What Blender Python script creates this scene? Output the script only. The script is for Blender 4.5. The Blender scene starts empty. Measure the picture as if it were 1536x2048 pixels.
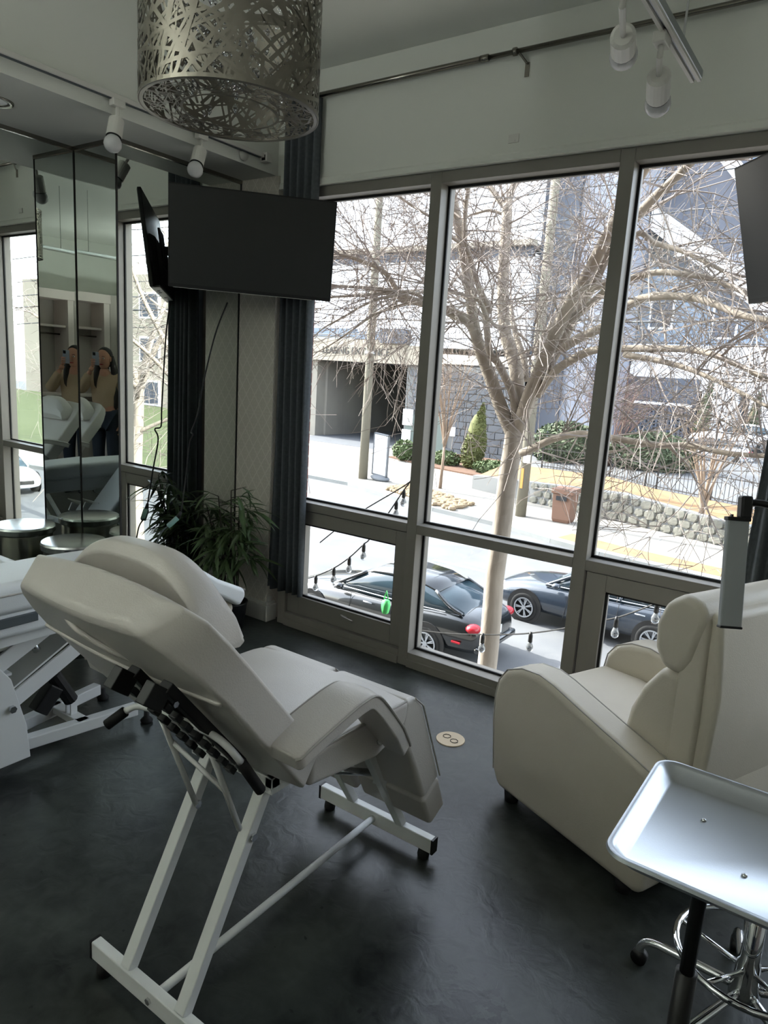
import bpy, bmesh, math, random
from mathutils import Matrix, Vector, noise as mnoise

# ------------------------------------------------------------------ camera
sc = bpy.context.scene
COL = sc.collection
cam = bpy.data.cameras.new('camera')
cam.sensor_fit = 'HORIZONTAL'; cam.sensor_width = 36.0
cam.lens = 36.0 * 1398.3 / 1536.0
cam.clip_start = 0.02; cam.clip_end = 400
camo = bpy.data.objects.new('camera', cam); COL.objects.link(camo)
YAW, PITCH, ROLL = math.radians(-34.53), math.radians(11.295), math.radians(3.603)
_f = Vector((math.sin(YAW)*math.cos(PITCH), math.cos(YAW)*math.cos(PITCH), -math.sin(PITCH)))
_r = Vector((math.cos(YAW), -math.sin(YAW), 0)); _u = _r.cross(_f)
CR = _r*math.cos(ROLL) + _u*math.sin(ROLL); CU = -_r*math.sin(ROLL) + _u*math.cos(ROLL); CF = _f
camo.matrix_world = Matrix(((CR.x, CU.x, -CF.x, 0), (CR.y, CU.y, -CF.y, 0), (CR.z, CU.z, -CF.z, 1.6), (0, 0, 0, 1)))
sc.camera = camo

# ------------------------------------------------------------------ sky, sun, exposure
sc.view_settings.view_transform = 'Standard'; sc.view_settings.look = 'None'
sc.view_settings.gamma = 1.0; sc.view_settings.use_curve_mapping = False
sc.view_settings.exposure = 1.95
sc.cycles.use_denoising = True
sc.cycles.max_bounces = 10; sc.cycles.diffuse_bounces = 5; sc.cycles.glossy_bounces = 6
sc.cycles.transmission_bounces = 8; sc.cycles.transparent_max_bounces = 12
sc.cycles.caustics_reflective = False; sc.cycles.caustics_refractive = False
sc.cycles.sample_clamp_indirect = 6.0
world = bpy.data.worlds.new('world'); sc.world = world; world.use_nodes = True
wn = world.node_tree; wn.nodes.clear()
wo = wn.nodes.new('ShaderNodeOutputWorld'); wb = wn.nodes.new('ShaderNodeBackground')
ws = wn.nodes.new('ShaderNodeTexSky'); ws.sky_type = 'NISHITA'; ws.sun_disc = False
ws.sun_elevation = math.radians(38); ws.sun_rotation = math.radians(267); ws.air_density = 1.0; ws.dust_density = 1.6
wb.inputs['Strength'].default_value = 0.42
hs = wn.nodes.new('ShaderNodeHueSaturation'); hs.inputs['Saturation'].default_value = .38
wn.links.new(ws.outputs[0], hs.inputs['Color']); wn.links.new(hs.outputs[0], wb.inputs[0]); wn.links.new(wb.outputs[0], wo.inputs[0])
SUN = bpy.data.lights.new('sun', 'SUN'); SUN.energy = 4.6; SUN.angle = math.radians(0.6); SUN.color = (1.0, .965, .91)
suno = bpy.data.objects.new('sun', SUN); COL.objects.link(suno); suno.location = (-30, -20, 40)
suno.rotation_euler = Vector((0.78, 0.035, -0.60)).to_track_quat('-Z', 'Y').to_euler()

FILL_EMIT = (108.0, 20.0)  # emission of the two uplights added to brighten the interior

# ------------------------------------------------------------------ materials
ALB = 1.0      # albedo scale of the material group being defined
def lin(h):
    h = h.lstrip('#'); c = [int(h[i:i+2], 16)/255 for i in (0, 2, 4)]
    return tuple(ALB*(x/12.92 if x <= .04045 else ((x+.055)/1.055)**2.4) for x in c) + (1,)
MATS = {}
def mat(name, col, rough=.5, metal=0.0, spec=.5, col2=None, nscale=4.0, namt=.5, bump=0.0, bscale=40.0, alpha=1.0, trans=0.0, coat=0.0, emis=0.0, stretch=None, detail=4.0, ior=1.45):
    m = bpy.data.materials.new(name); m.use_nodes = True
    nt = m.node_tree; b = nt.nodes['Principled BSDF']
    b.inputs['Base Color'].default_value = lin(col); b.inputs['Roughness'].default_value = rough
    b.inputs['Metallic'].default_value = metal; b.inputs['Specular IOR Level'].default_value = spec
    b.inputs['IOR'].default_value = ior
    b.inputs['Transmission Weight'].default_value = trans; b.inputs['Coat Weight'].default_value = coat
    if emis: b.inputs['Emission Color'].default_value = lin(col); b.inputs['Emission Strength'].default_value = emis
    tc = mp = None
    if col2 or bump:
        tc = nt.nodes.new('ShaderNodeTexCoord'); mp = nt.nodes.new('ShaderNodeMapping')
        nt.links.new(tc.outputs['Object'], mp.inputs[0])
        if stretch: mp.inputs['Scale'].default_value = stretch
    if col2:
        n = nt.nodes.new('ShaderNodeTexNoise'); n.inputs['Scale'].default_value = nscale; n.inputs['Detail'].default_value = detail
        r = nt.nodes.new('ShaderNodeValToRGB'); r.color_ramp.elements[0].position = .5-namt*.5; r.color_ramp.elements[1].position = .5+namt*.5
        r.color_ramp.elements[0].color = lin(col); r.color_ramp.elements[1].color = lin(col2)
        nt.links.new(mp.outputs[0], n.inputs['Vector']); nt.links.new(n.outputs['Fac'], r.inputs[0]); nt.links.new(r.outputs[0], b.inputs['Base Color'])
    if bump:
        n2 = nt.nodes.new('ShaderNodeTexNoise'); n2.inputs['Scale'].default_value = bscale; n2.inputs['Detail'].default_value = 3
        bp = nt.nodes.new('ShaderNodeBump'); bp.inputs['Strength'].default_value = bump; bp.inputs['Distance'].default_value = .01
        nt.links.new(mp.outputs[0], n2.inputs['Vector']); nt.links.new(n2.outputs['Fac'], bp.inputs['Height']); nt.links.new(bp.outputs[0], b.inputs['Normal'])
    if alpha < 1: b.inputs['Alpha'].default_value = alpha
    MATS[name] = m; return m

# ------------------------------------------------------------------ mesh helper
ORG = {}
class MB:
    def __init__(s, T=None): s.v = []; s.f = []; s.T = T
    def add(s, vs, fs):
        o = len(s.v)
        for p in vs:
            p = Vector(p); s.v.append(s.T @ p if s.T else p)
        s.f += [tuple(i+o for i in f) for f in fs]; return s
    def box(s, a, b, M=None):
        x0, y0, z0 = a; x1, y1, z1 = b
        vs = [Vector(p) for p in ((x0,y0,z0),(x1,y0,z0),(x1,y1,z0),(x0,y1,z0),(x0,y0,z1),(x1,y0,z1),(x1,y1,z1),(x0,y1,z1))]
        if M: vs = [M @ p for p in vs]
        return s.add(vs, [(0,3,2,1),(4,5,6,7),(0,1,5,4),(1,2,6,5),(2,3,7,6),(3,0,4,7)])
    def cbox(s, c, d, M=None):
        c = Vector(c); h = Vector(d)/2
        if M is None: return s.box(c-h, c+h)
        return s.box(-h, h, Matrix.Translation(c) @ M.to_4x4())
    def beam(s, p0, p1, w, h, up=(0,0,1)):
        p0 = Vector(p0); p1 = Vector(p1); d = (p1-p0); L = d.length; d.normalize()
        up = Vector(up); x = d.cross(up)
        if x.length < 1e-4: x = d.cross(Vector((1,0,0)))
        x.normalize(); z = x.cross(d)
        M = Matrix(((x.x,d.x,z.x,p0.x),(x.y,d.y,z.y,p0.y),(x.z,d.z,z.z,p0.z),(0,0,0,1)))
        return s.box((-w/2,0,-h/2),(w/2,L,h/2), M)
    def rings(s, rs, cap=True, closed=True):
        n = len(rs[0]); vs = [p for r in rs for p in r]; fs = []
        for i in range(len(rs)-1):
            for j in range(n if closed else n-1):
                k = (j+1) % n; fs.append((i*n+j, i*n+k, (i+1)*n+k, (i+1)*n+j))
        if cap:
            fs.append(tuple(reversed(range(n)))); fs.append(tuple((len(rs)-1)*n+j for j in range(n)))
        return s.add(vs, fs)
    def tube(s, pts, r, n=8, cap=True):
        pts = [Vector(p) for p in pts]; R = r if isinstance(r, (list, tuple)) else [r]*len(pts)
        rs = []; x = None
        for i, p in enumerate(pts):
            d = (pts[min(i+1, len(pts)-1)] - pts[max(i-1, 0)])
            if d.length < 1e-9: d = Vector((0,0,1))
            d.normalize()
            if x is None:
                x = d.cross(Vector((0,0,1)))
                if x.length < .05: x = d.cross(Vector((1,0,0)))
            x = (x - d*x.dot(d))
            if x.length < 1e-6: x = d.orthogonal()
            x.normalize(); y = d.cross(x)
            rs.append([p + (x*math.cos(2*math.pi*j/n) + y*math.sin(2*math.pi*j/n))*R[i] for j in range(n)])
        return s.rings(rs, cap)
    def lathe(s, prof, n=32, c=(0,0,0), M=None, closed=False):
        c = Vector(c); vs = []; fs = []; m = len(prof)
        for r, z in prof:
            for j in range(n):
                p = Vector((r*math.cos(2*math.pi*j/n), r*math.sin(2*math.pi*j/n), z))
                vs.append((M @ p if M else p) + c)
        for i in range(m-1 + (1 if closed else 0)):
            a = i; b = (i+1) % m
            for j in range(n):
                k = (j+1) % n; fs.append((a*n+j, a*n+k, b*n+k, b*n+j))
        if not closed:
            if prof[0][0] > 1e-5: fs.append(tuple(reversed(range(n))))
            if prof[-1][0] > 1e-5: fs.append(tuple((m-1)*n+j for j in range(n)))
        return s.add(vs, fs)
    def prism(s, poly, ax, a, b):
        # poly in the two other axes (in xyz order), extruded along ax from a to b
        def P(p, t):
            q = list(p); q.insert(ax, t); return q
        n = len(poly); vs = [P(p, a) for p in poly] + [P(p, b) for p in poly]
        fs = [tuple(reversed(range(n))), tuple(range(n, 2*n))] + [(j, (j+1) % n, n+(j+1) % n, n+j) for j in range(n)]
        return s.add(vs, fs)
    def sph(s, c, r, n=12, m=8, M=None):
        r = Vector((r, r, r)) if not hasattr(r, '__len__') else Vector(r); c = Vector(c); rs = []
        for i in range(m+1):
            t = math.pi*i/m; rr = max(math.sin(t), .02)
            ring = [Vector((r.x*rr*math.cos(2*math.pi*j/n), r.y*rr*math.sin(2*math.pi*j/n), -r.z*math.cos(t))) for j in range(n)]
            rs.append([(M @ p if M else p) + c for p in ring])
        return s.rings(rs)
    def quad(s, a, b, c, d): return s.add([a, b, c, d], [(0,1,2,3)])
    def build(s, name, m, parent=None, smooth=False, bevel=0, seg=2, sub=0, recalc=True):
        me = bpy.data.meshes.new(name)
        o = bpy.data.objects.new(name, me); COL.objects.link(o)
        org = Vector((0,0,0))
        if parent is not None:
            org = ORG.get(parent.name, Vector((0,0,0))).copy(); o.parent = parent
        elif s.v:
            xs = [p.x for p in s.v]; ys = [p.y for p in s.v]; zs = [p.z for p in s.v]
            org = Vector(((min(xs)+max(xs))/2, (min(ys)+max(ys))/2, min(zs))); o.location = org
        ORG[o.name] = org
        me.from_pydata([tuple(p-org) for p in s.v], [], s.f); me.update()
        if recalc:
            bm = bmesh.new(); bm.from_mesh(me); bmesh.ops.recalc_face_normals(bm, faces=bm.faces); bm.to_mesh(me); bm.free()
        if m: me.materials.append(MATS[m] if isinstance(m, str) else m)
        if smooth:
            for p in me.polygons: p.use_smooth = True
        if bevel:
            md = o.modifiers.new('bevel', 'BEVEL'); md.width = bevel; md.segments = seg; md.limit_method = 'ANGLE'; md.angle_limit = math.radians(40)
        if sub:
            md = o.modifiers.new('sub', 'SUBSURF'); md.levels = sub; md.render_levels = sub
        return o
def tag(o, label=None, cat=None, group=None, kind=None):
    if label: o['label'] = label
    if cat: o['category'] = cat
    if group: o['group'] = group
    if kind: o['kind'] = kind
    return o
def root(name, loc, label, cat, group=None):
    o = bpy.data.objects.new(name, None); COL.objects.link(o); o.location = loc; o.empty_display_size = .1
    ORG[o.name] = Vector(loc); return tag(o, label, cat, group)
def struct(o): o['kind'] = 'structure'; return o
def smooth_by_angle(o, ang=40):
    me = o.data
    for p in me.polygons: p.use_smooth = True
    try: me.set_sharp_from_angle(angle=math.radians(ang))
    except Exception: pass
    return o
def copy_tree(o, parent=None):
    c = o.copy(); COL.objects.link(c); c.parent = parent
    for ch in list(o.children): copy_tree(ch, c)
    return c
def bez(pts, n=6):
    # Catmull-Rom through points
    P = [Vector(p) for p in pts]; out = []
    for i in range(len(P)-1):
        p0 = P[max(i-1,0)]; p1 = P[i]; p2 = P[i+1]; p3 = P[min(i+2,len(P)-1)]
        for k in range(n):
            t = k/n
            out.append(.5*((2*p1)+(p2-p0)*t+(2*p0-5*p1+4*p2-p3)*t*t+(3*p1-p0-3*p2+p3)*t**3))
    out.append(P[-1]); return out
def rotz(a): return Matrix.Rotation(a, 4, 'Z')
# ------------------------------------------------------------------ material library
mat('paint', '#dcded7', .75, bump=.03, bscale=120)
mat('ceiling_paint', '#dfe1da', .8)
mat('trim_white', '#d4d3cd', .45)
mat('frame', '#837f78', .42, spec=.4)
mat('gasket', '#161616', .6)
mat('black_plastic', '#0d0d0e', .45)
mat('screen', '#2d2e2e', .32, spec=.35)
mat('tv_back', '#2a2b2d', .5)
mat('curtain', '#464b4f', .9, col2='#52575b', nscale=60, namt=.4)
mat('leather', '#c9c5c0', .36, col2='#c2bdb7', nscale=6, namt=.6, bump=.10, bscale=260)
mat('leather_white', '#dcdfe0', .40, bump=.08, bscale=260)
mat('leather_cream', '#cbc4b6', .46, col2='#c2bbac', nscale=5, namt=.6, bump=.10, bscale=240)
mat('piping', '#a8a49d', .5)
mat('white_metal', '#dfe1e0', .32)
mat('steel', '#c9cbcc', .22, metal=1.0)
mat('chrome', '#d6d8da', .06, metal=1.0)
mat('nickel', '#8b877f', .25, metal=1.0)
mat('aluminium', '#bfc4c9', .36, metal=1.0, bump=.03, bscale=500)
mat('drum_steel', '#9c988f', .2, metal=1.0, bump=.05, bscale=60, stretch=(8, 8, .2))
mat('pierced_steel', '#8f8a80', .30, metal=1.0)
mat('bulb', '#d9dadb', .25, trans=.15)
mat('crystal', '#f4f6fb', .02, trans=1.0, ior=1.6)
mat('rubber', '#111111', .7)
mat('leaf', '#33472b', .5, col2='#54683e', nscale=9, namt=.8)
mat('stem', '#2a241c', .8)
mat('pot', '#1b1b1c', .5)
mat('brass', '#a99a82', .45, metal=.6)
mat('teal_plastic', '#7fa39d', .5)
mat('cable', '#0a0a0a', .6)
mat('cable_grey', '#4e5558', .6)
mat('led_panel', '#989d9f', .35)
mat('mirror_seam', '#15130f', .5)
mat('sweater', '#b0977a', .9, bump=.4, bscale=160)
mat('jeans', '#1d2430', .85)
mat('hair', '#17110e', .5)
mat('skin', '#b9866c', .5)
mat('phone', '#8d95a0', .3)
mat('phone_black', '#08080a', .15)
mat('shelf_frame', '#d9cdc8', .6)
mat('shelf_back', '#b3aba4', .7)

def floor_mat():
    m = bpy.data.materials.new('concrete_floor'); m.use_nodes = True; nt = m.node_tree; b = nt.nodes['Principled BSDF']
    tc = nt.nodes.new('ShaderNodeTexCoord')
    n1 = nt.nodes.new('ShaderNodeTexNoise'); n1.inputs['Scale'].default_value = 3.0; n1.inputs['Detail'].default_value = 8; n1.inputs['Roughness'].default_value = .65
    n2 = nt.nodes.new('ShaderNodeTexNoise'); n2.inputs['Scale'].default_value = 14; n2.inputs['Detail'].default_value = 6; n2.inputs['Distortion'].default_value = 1.2
    mx = nt.nodes.new('ShaderNodeMath'); mx.operation = 'MULTIPLY_ADD'; mx.inputs[1].default_value = .35
    r = nt.nodes.new('ShaderNodeValToRGB'); e = r.color_ramp.elements
    e[0].position = .50; e[0].color = lin('#161918'); e[1].position = .90; e[1].color = lin('#414642')
    for n in (n1, n2): nt.links.new(tc.outputs['Object'], n.inputs['Vector'])
    nt.links.new(n2.outputs['Fac'], mx.inputs[0]); nt.links.new(n1.outputs['Fac'], mx.inputs[2]); nt.links.new(mx.outputs[0], r.inputs[0])
    nt.links.new(r.outputs[0], b.inputs['Base Color'])
    r2 = nt.nodes.new('ShaderNodeMapRange'); r2.inputs[3].default_value = .22; r2.inputs[4].default_value = .46; b.inputs['Specular IOR Level'].default_value = .42
    nt.links.new(n1.outputs['Fac'], r2.inputs[0]); nt.links.new(r2.outputs[0], b.inputs['Roughness'])
    bp = nt.nodes.new('ShaderNodeBump'); bp.inputs['Strength'].default_value = .16; bp.inputs['Distance'].default_value = .01
    nt.links.new(n2.outputs['Fac'], bp.inputs['Height']); nt.links.new(bp.outputs[0], b.inputs['Normal'])
    # worn, peeled patch of sealer near the front edge of the floor
    ge = nt.nodes.new('ShaderNodeNewGeometry'); vd = nt.nodes.new('ShaderNodeVectorMath'); vd.operation = 'DISTANCE'; vd.inputs[1].default_value = (-.62, 1.42, 0)
    n3 = nt.nodes.new('ShaderNodeTexNoise'); n3.inputs['Scale'].default_value = 26; n3.inputs['Detail'].default_value = 5
    nt.links.new(ge.outputs['Position'], vd.inputs[0]); nt.links.new(ge.outputs['Position'], n3.inputs['Vector'])
    mr = nt.nodes.new('ShaderNodeMapRange'); mr.inputs[1].default_value = .02; mr.inputs[2].default_value = .16; mr.inputs[3].default_value = .62; mr.inputs[4].default_value = .30
    nt.links.new(vd.outputs['Value'], mr.inputs[0]); lt = nt.nodes.new('ShaderNodeMath'); lt.operation = 'LESS_THAN'; nt.links.new(n3.outputs['Fac'], lt.inputs[0]); nt.links.new(mr.outputs[0], lt.inputs[1])
    cm = nt.nodes.new('ShaderNodeMixRGB'); nt.links.new(lt.outputs[0], cm.inputs[0]); nt.links.new(r.outputs[0], cm.inputs[1]); cm.inputs[2].default_value = lin('#1b1d1d'); nt.links.new(cm.outputs[0], b.inputs['Base Color'])
    MATS['floor'] = m
floor_mat()
def mirror_mat():
    m = bpy.data.materials.new('mirror'); m.use_nodes = True; b = m.node_tree.nodes['Principled BSDF']
    b.inputs['Base Color'].default_value = (.72, .76, .73, 1); b.inputs['Metallic'].default_value = 1; b.inputs['Roughness'].default_value = 0.0
    MATS['mirror'] = m
mirror_mat()
def glass_mat():
    m = bpy.data.materials.new('window_glass'); m.use_nodes = True; nt = m.node_tree; nt.nodes.clear()
    o = nt.nodes.new('ShaderNodeOutputMaterial'); mix = nt.nodes.new('ShaderNodeMixShader')
    t = nt.nodes.new('ShaderNodeBsdfTransparent'); t.inputs[0].default_value = (.95, .97, .97, 1)
    g = nt.nodes.new('ShaderNodeBsdfGlossy'); g.inputs['Roughness'].default_value = .02
    lw = nt.nodes.new('ShaderNodeLayerWeight'); lw.inputs['Blend'].default_value = .5
    pw = nt.nodes.new('ShaderNodeMath'); pw.operation = 'POWER'; pw.inputs[1].default_value = 5.0
    ma = nt.nodes.new('ShaderNodeMath'); ma.operation = 'MULTIPLY_ADD'; ma.inputs[1].default_value = .6; ma.inputs[2].default_value = .025
    nt.links.new(lw.outputs['Facing'], pw.inputs[0]); nt.links.new(pw.outputs[0], ma.inputs[0])
    nt.links.new(ma.outputs[0], mix.inputs[0]); nt.links.new(t.outputs[0], mix.inputs[1]); nt.links.new(g.outputs[0], mix.inputs[2])
    nt.links.new(mix.outputs[0], o.inputs[0]); MATS['glass'] = m
glass_mat()
def wallpaper_mat():
    m = bpy.data.materials.new('wallpaper'); m.use_nodes = True; nt = m.node_tree; b = nt.nodes['Principled BSDF']; b.inputs['Roughness'].default_value = .7
    tc = nt.nodes.new('ShaderNodeTexCoord'); sp = nt.nodes.new('ShaderNodeSeparateXYZ'); nt.links.new(tc.outputs['Object'], sp.inputs[0])
    def mth(op, a, bb=None, c=None):
        n = nt.nodes.new('ShaderNodeMath'); n.operation = op
        for i, x in enumerate((a, bb, c)):
            if x is None: continue
            if hasattr(x, 'is_output'): nt.links.new(x, n.inputs[i])
            else: n.inputs[i].default_value = x
        return n.outputs[0]
    x = mth('MULTIPLY', mth('ADD', sp.outputs['X'], sp.outputs['Y']), 44.0); z = mth('MULTIPLY', sp.outputs['Z'], 30.0)
    a = mth('ABSOLUTE', mth('SINE', mth('ADD', x, z))); c = mth('ABSOLUTE', mth('SINE', mth('SUBTRACT', x, z)))
    line = mth('LESS_THAN', mth('MINIMUM', a, c), .17)
    dot = mth('LESS_THAN', mth('ADD', mth('ABSOLUTE', mth('SINE', mth('MULTIPLY', x, 4.0))), mth('ABSOLUTE', mth('SINE', mth('MULTIPLY', z, 5.0)))), .8)
    fac = mth('MAXIMUM', line, mth('MULTIPLY', dot, .5))
    mix = nt.nodes.new('ShaderNodeMixRGB'); nt.links.new(fac, mix.inputs[0]); mix.inputs[1].default_value = lin('#cdc8bd'); mix.inputs[2].default_value = lin('#dcd7cd')
    nt.links.new(mix.outputs[0], b.inputs['Base Color']); MATS['wallpaper'] = m
wallpaper_mat()
def brick_mat(name, c1, c2, mortar, scale, bw=.5, rh=.25, ms=.02, axes='XZ'):
    m = bpy.data.materials.new(name); m.use_nodes = True; nt = m.node_tree; b = nt.nodes['Principled BSDF']; b.inputs['Roughness'].default_value = .85
    tc = nt.nodes.new('ShaderNodeTexCoord'); sp = nt.nodes.new('ShaderNodeSeparateXYZ'); cb = nt.nodes.new('ShaderNodeCombineXYZ')
    nt.links.new(tc.outputs['Object'], sp.inputs[0]); nt.links.new(sp.outputs[axes[0]], cb.inputs[0]); nt.links.new(sp.outputs[axes[1]], cb.inputs[1])
    t = nt.nodes.new('ShaderNodeTexBrick'); t.inputs['Scale'].default_value = scale; t.inputs['Color1'].default_value = lin(c1); t.inputs['Color2'].default_value = lin(c2)
    t.inputs['Mortar'].default_value = lin(mortar); t.inputs['Mortar Size'].default_value = ms; t.inputs['Brick Width'].default_value = bw; t.inputs['Row Height'].default_value = rh
    nt.links.new(cb.outputs[0], t.inputs['Vector'])
    n = nt.nodes.new('ShaderNodeTexNoise'); n.inputs['Scale'].default_value = scale*3; nt.links.new(tc.outputs['Object'], n.inputs['Vector'])
    mx = nt.nodes.new('ShaderNodeMixRGB'); mx.blend_type = 'OVERLAY'; mx.inputs[0].default_value = .5; nt.links.new(t.outputs[0], mx.inputs[1]); nt.links.new(n.outputs['Fac'], mx.inputs[2])
    nt.links.new(mx.outputs[0], b.inputs['Base Color'])
    bp = nt.nodes.new('ShaderNodeBump'); bp.inputs['Strength'].default_value = .6; bp.inputs['Distance'].default_value = .02; bp.invert = True
    nt.links.new(t.outputs['Fac'], bp.inputs['Height']); nt.links.new(bp.outputs[0], b.inputs['Normal']); MATS[name] = m
brick_mat('red_brick', '#6f3d33', '#5c322b', '#8d837a', 1.0, .22, .075, .008, 'YZ')

# ------------------------------------------------------------------ the room
CEIL = 3.15; XR = 2.3; YB = -2.4
MB().box((-3.95, YB-.1, -.16), (XR+.1, 3.30, 0)).build('floor', 'floor')
struct(bpy.data.objects['floor'])
struct(MB().box((-3.95, YB-.1, CEIL), (XR+.1, 3.30, CEIL+.14)).build('ceiling', 'ceiling_paint'))
so = struct(MB().box((-3.90, YB, 2.65), (-3.008, 3.10, CEIL)).build('ceiling_soffit', 'ceiling_paint'))
struct(MB().box((-3.95, YB, 0), (-3.672, 2.28, CEIL)).box((-3.95, 2.262, 0), (-3.296, 3.12, 2.65)).build('wall_left', 'paint'))
wr = struct(MB().box((XR, YB, 0), (XR+.1, 3.30, CEIL)).build('wall_right', 'paint'))
struct(MB().box((-3.95, YB-.1, 0), (XR+.1, YB, CEIL)).build('wall_back', 'paint'))
# window wall: header, side piers
ww = struct(MB().box((-3.3, 3.10, 2.575), (XR, 3.30, CEIL)).box((1.795, 3.10, 0), (XR, 3.30, 2.575)).build('wall_front', 'paint'))
t = MB()
prof = [(3.10, 2.575), (3.10, 2.612), (3.093, 2.610), (3.086, 2.600), (3.084, 2.585), (3.084, 2.575)]
t.prism(prof, 0, -2.98, 1.795)
struct(t.build('trim_1', 'paint'))
pier = struct(MB().box((-3.29, 3.088, 0), (-2.985, 3.30, 2.65)).build('wall_pier', 'wallpaper'))
t = MB(); t.box((-3.285, 3.066, 0), (-2.970, 3.088, .105)).box((-2.985, 3.066, 0), (-2.963, 3.155, .105))
t.box((-3.285, 3.074, .105), (-2.974, 3.088, .125)).box((-2.985, 3.074, .105), (-2.971, 3.15, .125)); t.box((-2.985, 3.09, .125), (-2.978, 3.13, .16))
struct(t.build('baseboard_front', 'trim_white', bevel=.004))
# mirrors on the left wall
def mirror(name, a, b, z0, z1, label):
    a = Vector((a[0], a[1], 0)); b = Vector((b[0], b[1], 0)); d = (b-a).normalized(); n = Vector((d.y, -d.x, 0))
    m = MB(); h = [Vector((p.x, p.y, 0)) for p in (a, b, b - n*.006, a - n*.006)]
    m.prism([(p.x, p.y) for p in h], 2, z0, z1)
    o = m.build(name, 'mirror'); tag(o, label, 'mirror'); return o
m1 = mirror('wall_mirror', (-3.663, YB+.3), (-3.663, 2.2545), .10, 2.632, 'long floor to ceiling mirror on left wall nearest the camera')
m2 = mirror('wall_mirror', (-3.6615, 2.2555), (-3.2885, 2.249), .10, 2.632, 'narrow mirror panel on the step of the left wall showing the woman')
m3 = mirror('wall_mirror', (-3.287, 2.256), (-3.287, 3.082), .10, 2.632, 'mirror panel beside the wallpapered pier reflecting the television')
def strip(name, boxes, par, m='nickel'):
    s = MB()
    for a, b in boxes: s.box(a, b)
    return s.build(name, m, par)
strip('top_channel', [((-3.672, YB+.3, 2.630), (-3.655, 2.256, 2.650))], m1); strip('bottom_channel', [((-3.672, YB+.3, .085), (-3.655, 2.256, .102))], m1)
strip('top_channel', [((-3.655, 2.245, 2.630), (-3.284, 2.262, 2.650))], m2); strip('edge_strip', [((-3.291, 2.246, .10), (-3.2855, 2.256, 2.632))], m2, 'mirror_seam'); strip('corner_strip', [((-3.664, 2.251, .10), (-3.660, 2.256, 2.632))], m2, 'mirror_seam')
strip('top_channel', [((-3.296, 2.25, 2.630), (-3.279, 3.086, 2.650))], m3); strip('edge_strip', [((-3.290, 3.080, .10), (-3.283, 3.087, 2.632))], m3, 'mirror_seam')
struct(strip('baseboard_left', [((-3.672, YB, 0), (-3.652, 2.262, .085)), ((-3.672, 2.24, 0), (-3.275, 2.262, .085)), ((-3.296, 2.24, 0), (-3.272, 3.07, .085))], None, 'trim_white'))

# ------------------------------------------------------------------ windows
YF, YG = 3.12, 3.205
MX = [-2.89, -1.96, -1.03, -.10, .83, 1.76]; MW = .031
def window(i, xl, xr, last, sash):
    w = MB()
    w.box((xl-MW, YF, 0), (xl+MW, 3.26, 2.575))
    if last: w.box((xr-MW, YF, 0), (xr+MW, 3.26, 2.575))
    a, b = xl+MW, xr-MW
    w.box((a, YF, 2.522), (b, 3.26, 2.575)); w.box((a, YF, 0), (b, 3.26, .082)); w.box((a, YF, .758), (b, 3.26, .808))
    w.box((a, YF-.012, 0), (b, YF, .045))
    fo = struct(w.build('window_%d' % i, 'frame', bevel=.0025))
    def pane(x0, x1, z0, z1, y):
        p = MB().box((x0, y-.004, z0), (x1, y+.004, z1)).build('pane', 'glass', fo)
        g = MB(); e = .012
        g.box((x0, y-.014, z0), (x0+e, y-.004, z1)).box((x1-e, y-.014, z0), (x1, y-.004, z1)).box((x0, y-.014, z0), (x1, y-.004, z0+e)).box((x0, y-.014, z1-e), (x1, y-.004, z1))
        g.build('gasket', 'gasket', fo); return p
    pane(a, b, .808, 2.522, YG)
    if not sash: pane(a, b, .082, .758, YG)
    else:
        s = MB(); c0, c1, e0, e1 = a+.006, b-.006, .090, .752; f = .085; y0 = 3.135
        gx0, gx1, gz0, gz1 = a+.10, b-.075, .205, .672
        s.box((c0, y0, e0), (gx0, 3.22, e1)).box((gx1, y0, e0), (c1, 3.22, e1)).box((gx0, y0, e0), (gx1, 3.22, gz0)).box((gx0, y0, gz1), (gx1, 3.22, e1))
        s.build('sash', 'frame', fo, bevel=.003)
        pane(gx0, gx1, gz0, gz1, 3.165)
        h = MB(); hx = (gx0+gx1)/2+.02
        h.cbox((hx, 3.128, .165), (.05, .014, .022)).beam((hx-.01, 3.118, .168), (hx+.075, 3.112, .160), .010, .014); h.build('latch', 'frame', fo, bevel=.002)
window(1, MX[0], MX[1], False, True); window(2, MX[1], MX[2], False, False); window(3, MX[2], MX[3], False, True); window(4, MX[3], MX[4], False, False); window(5, MX[4], MX[5], True, True)
# sky portal over the window opening
pl = bpy.data.lights.new('window_portal', 'AREA'); pl.shape = 'RECTANGLE'; pl.size = 4.7; pl.size_y = 2.55; pl.cycles.is_portal = True
plo = bpy.data.objects.new('window_portal', pl); COL.objects.link(plo); plo.location = (-.56, 3.29, 1.29); plo.rotation_euler = (math.radians(-90), 0, 0)
# ------------------------------------------------------------------ outside
ZS = -3.6
ALB = .50
mat('asphalt', '#868788', .85, col2='#6f7175', nscale=.9, namt=.5, bump=.3, bscale=30)
mat('pavement', '#b3aea5', .85, col2='#a29d94', nscale=.8, namt=.6)
mat('kerb', '#a3a5a3', .85, col2='#8d908f', nscale=1.2)
mat('grass', '#566238', .9, col2='#6f7850', nscale=1.5, namt=.8, bump=.5, bscale=20)
mat('leaf_litter', '#8a6d50', .95, col2='#b89468', nscale=2.5, namt=.7, bump=.6, bscale=14)
mat('mulch', '#6b4c3c', .95, col2='#8d6c55', nscale=4, bump=.5, bscale=20)
mat('road_paint', '#e8e8e4', .8)
mat('ext_wall', '#7b756d', .8)
street = struct(MB().box((-120, 3.0, ZS-.5), (110, 130, ZS)).build('ground_street', 'asphalt'))
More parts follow.
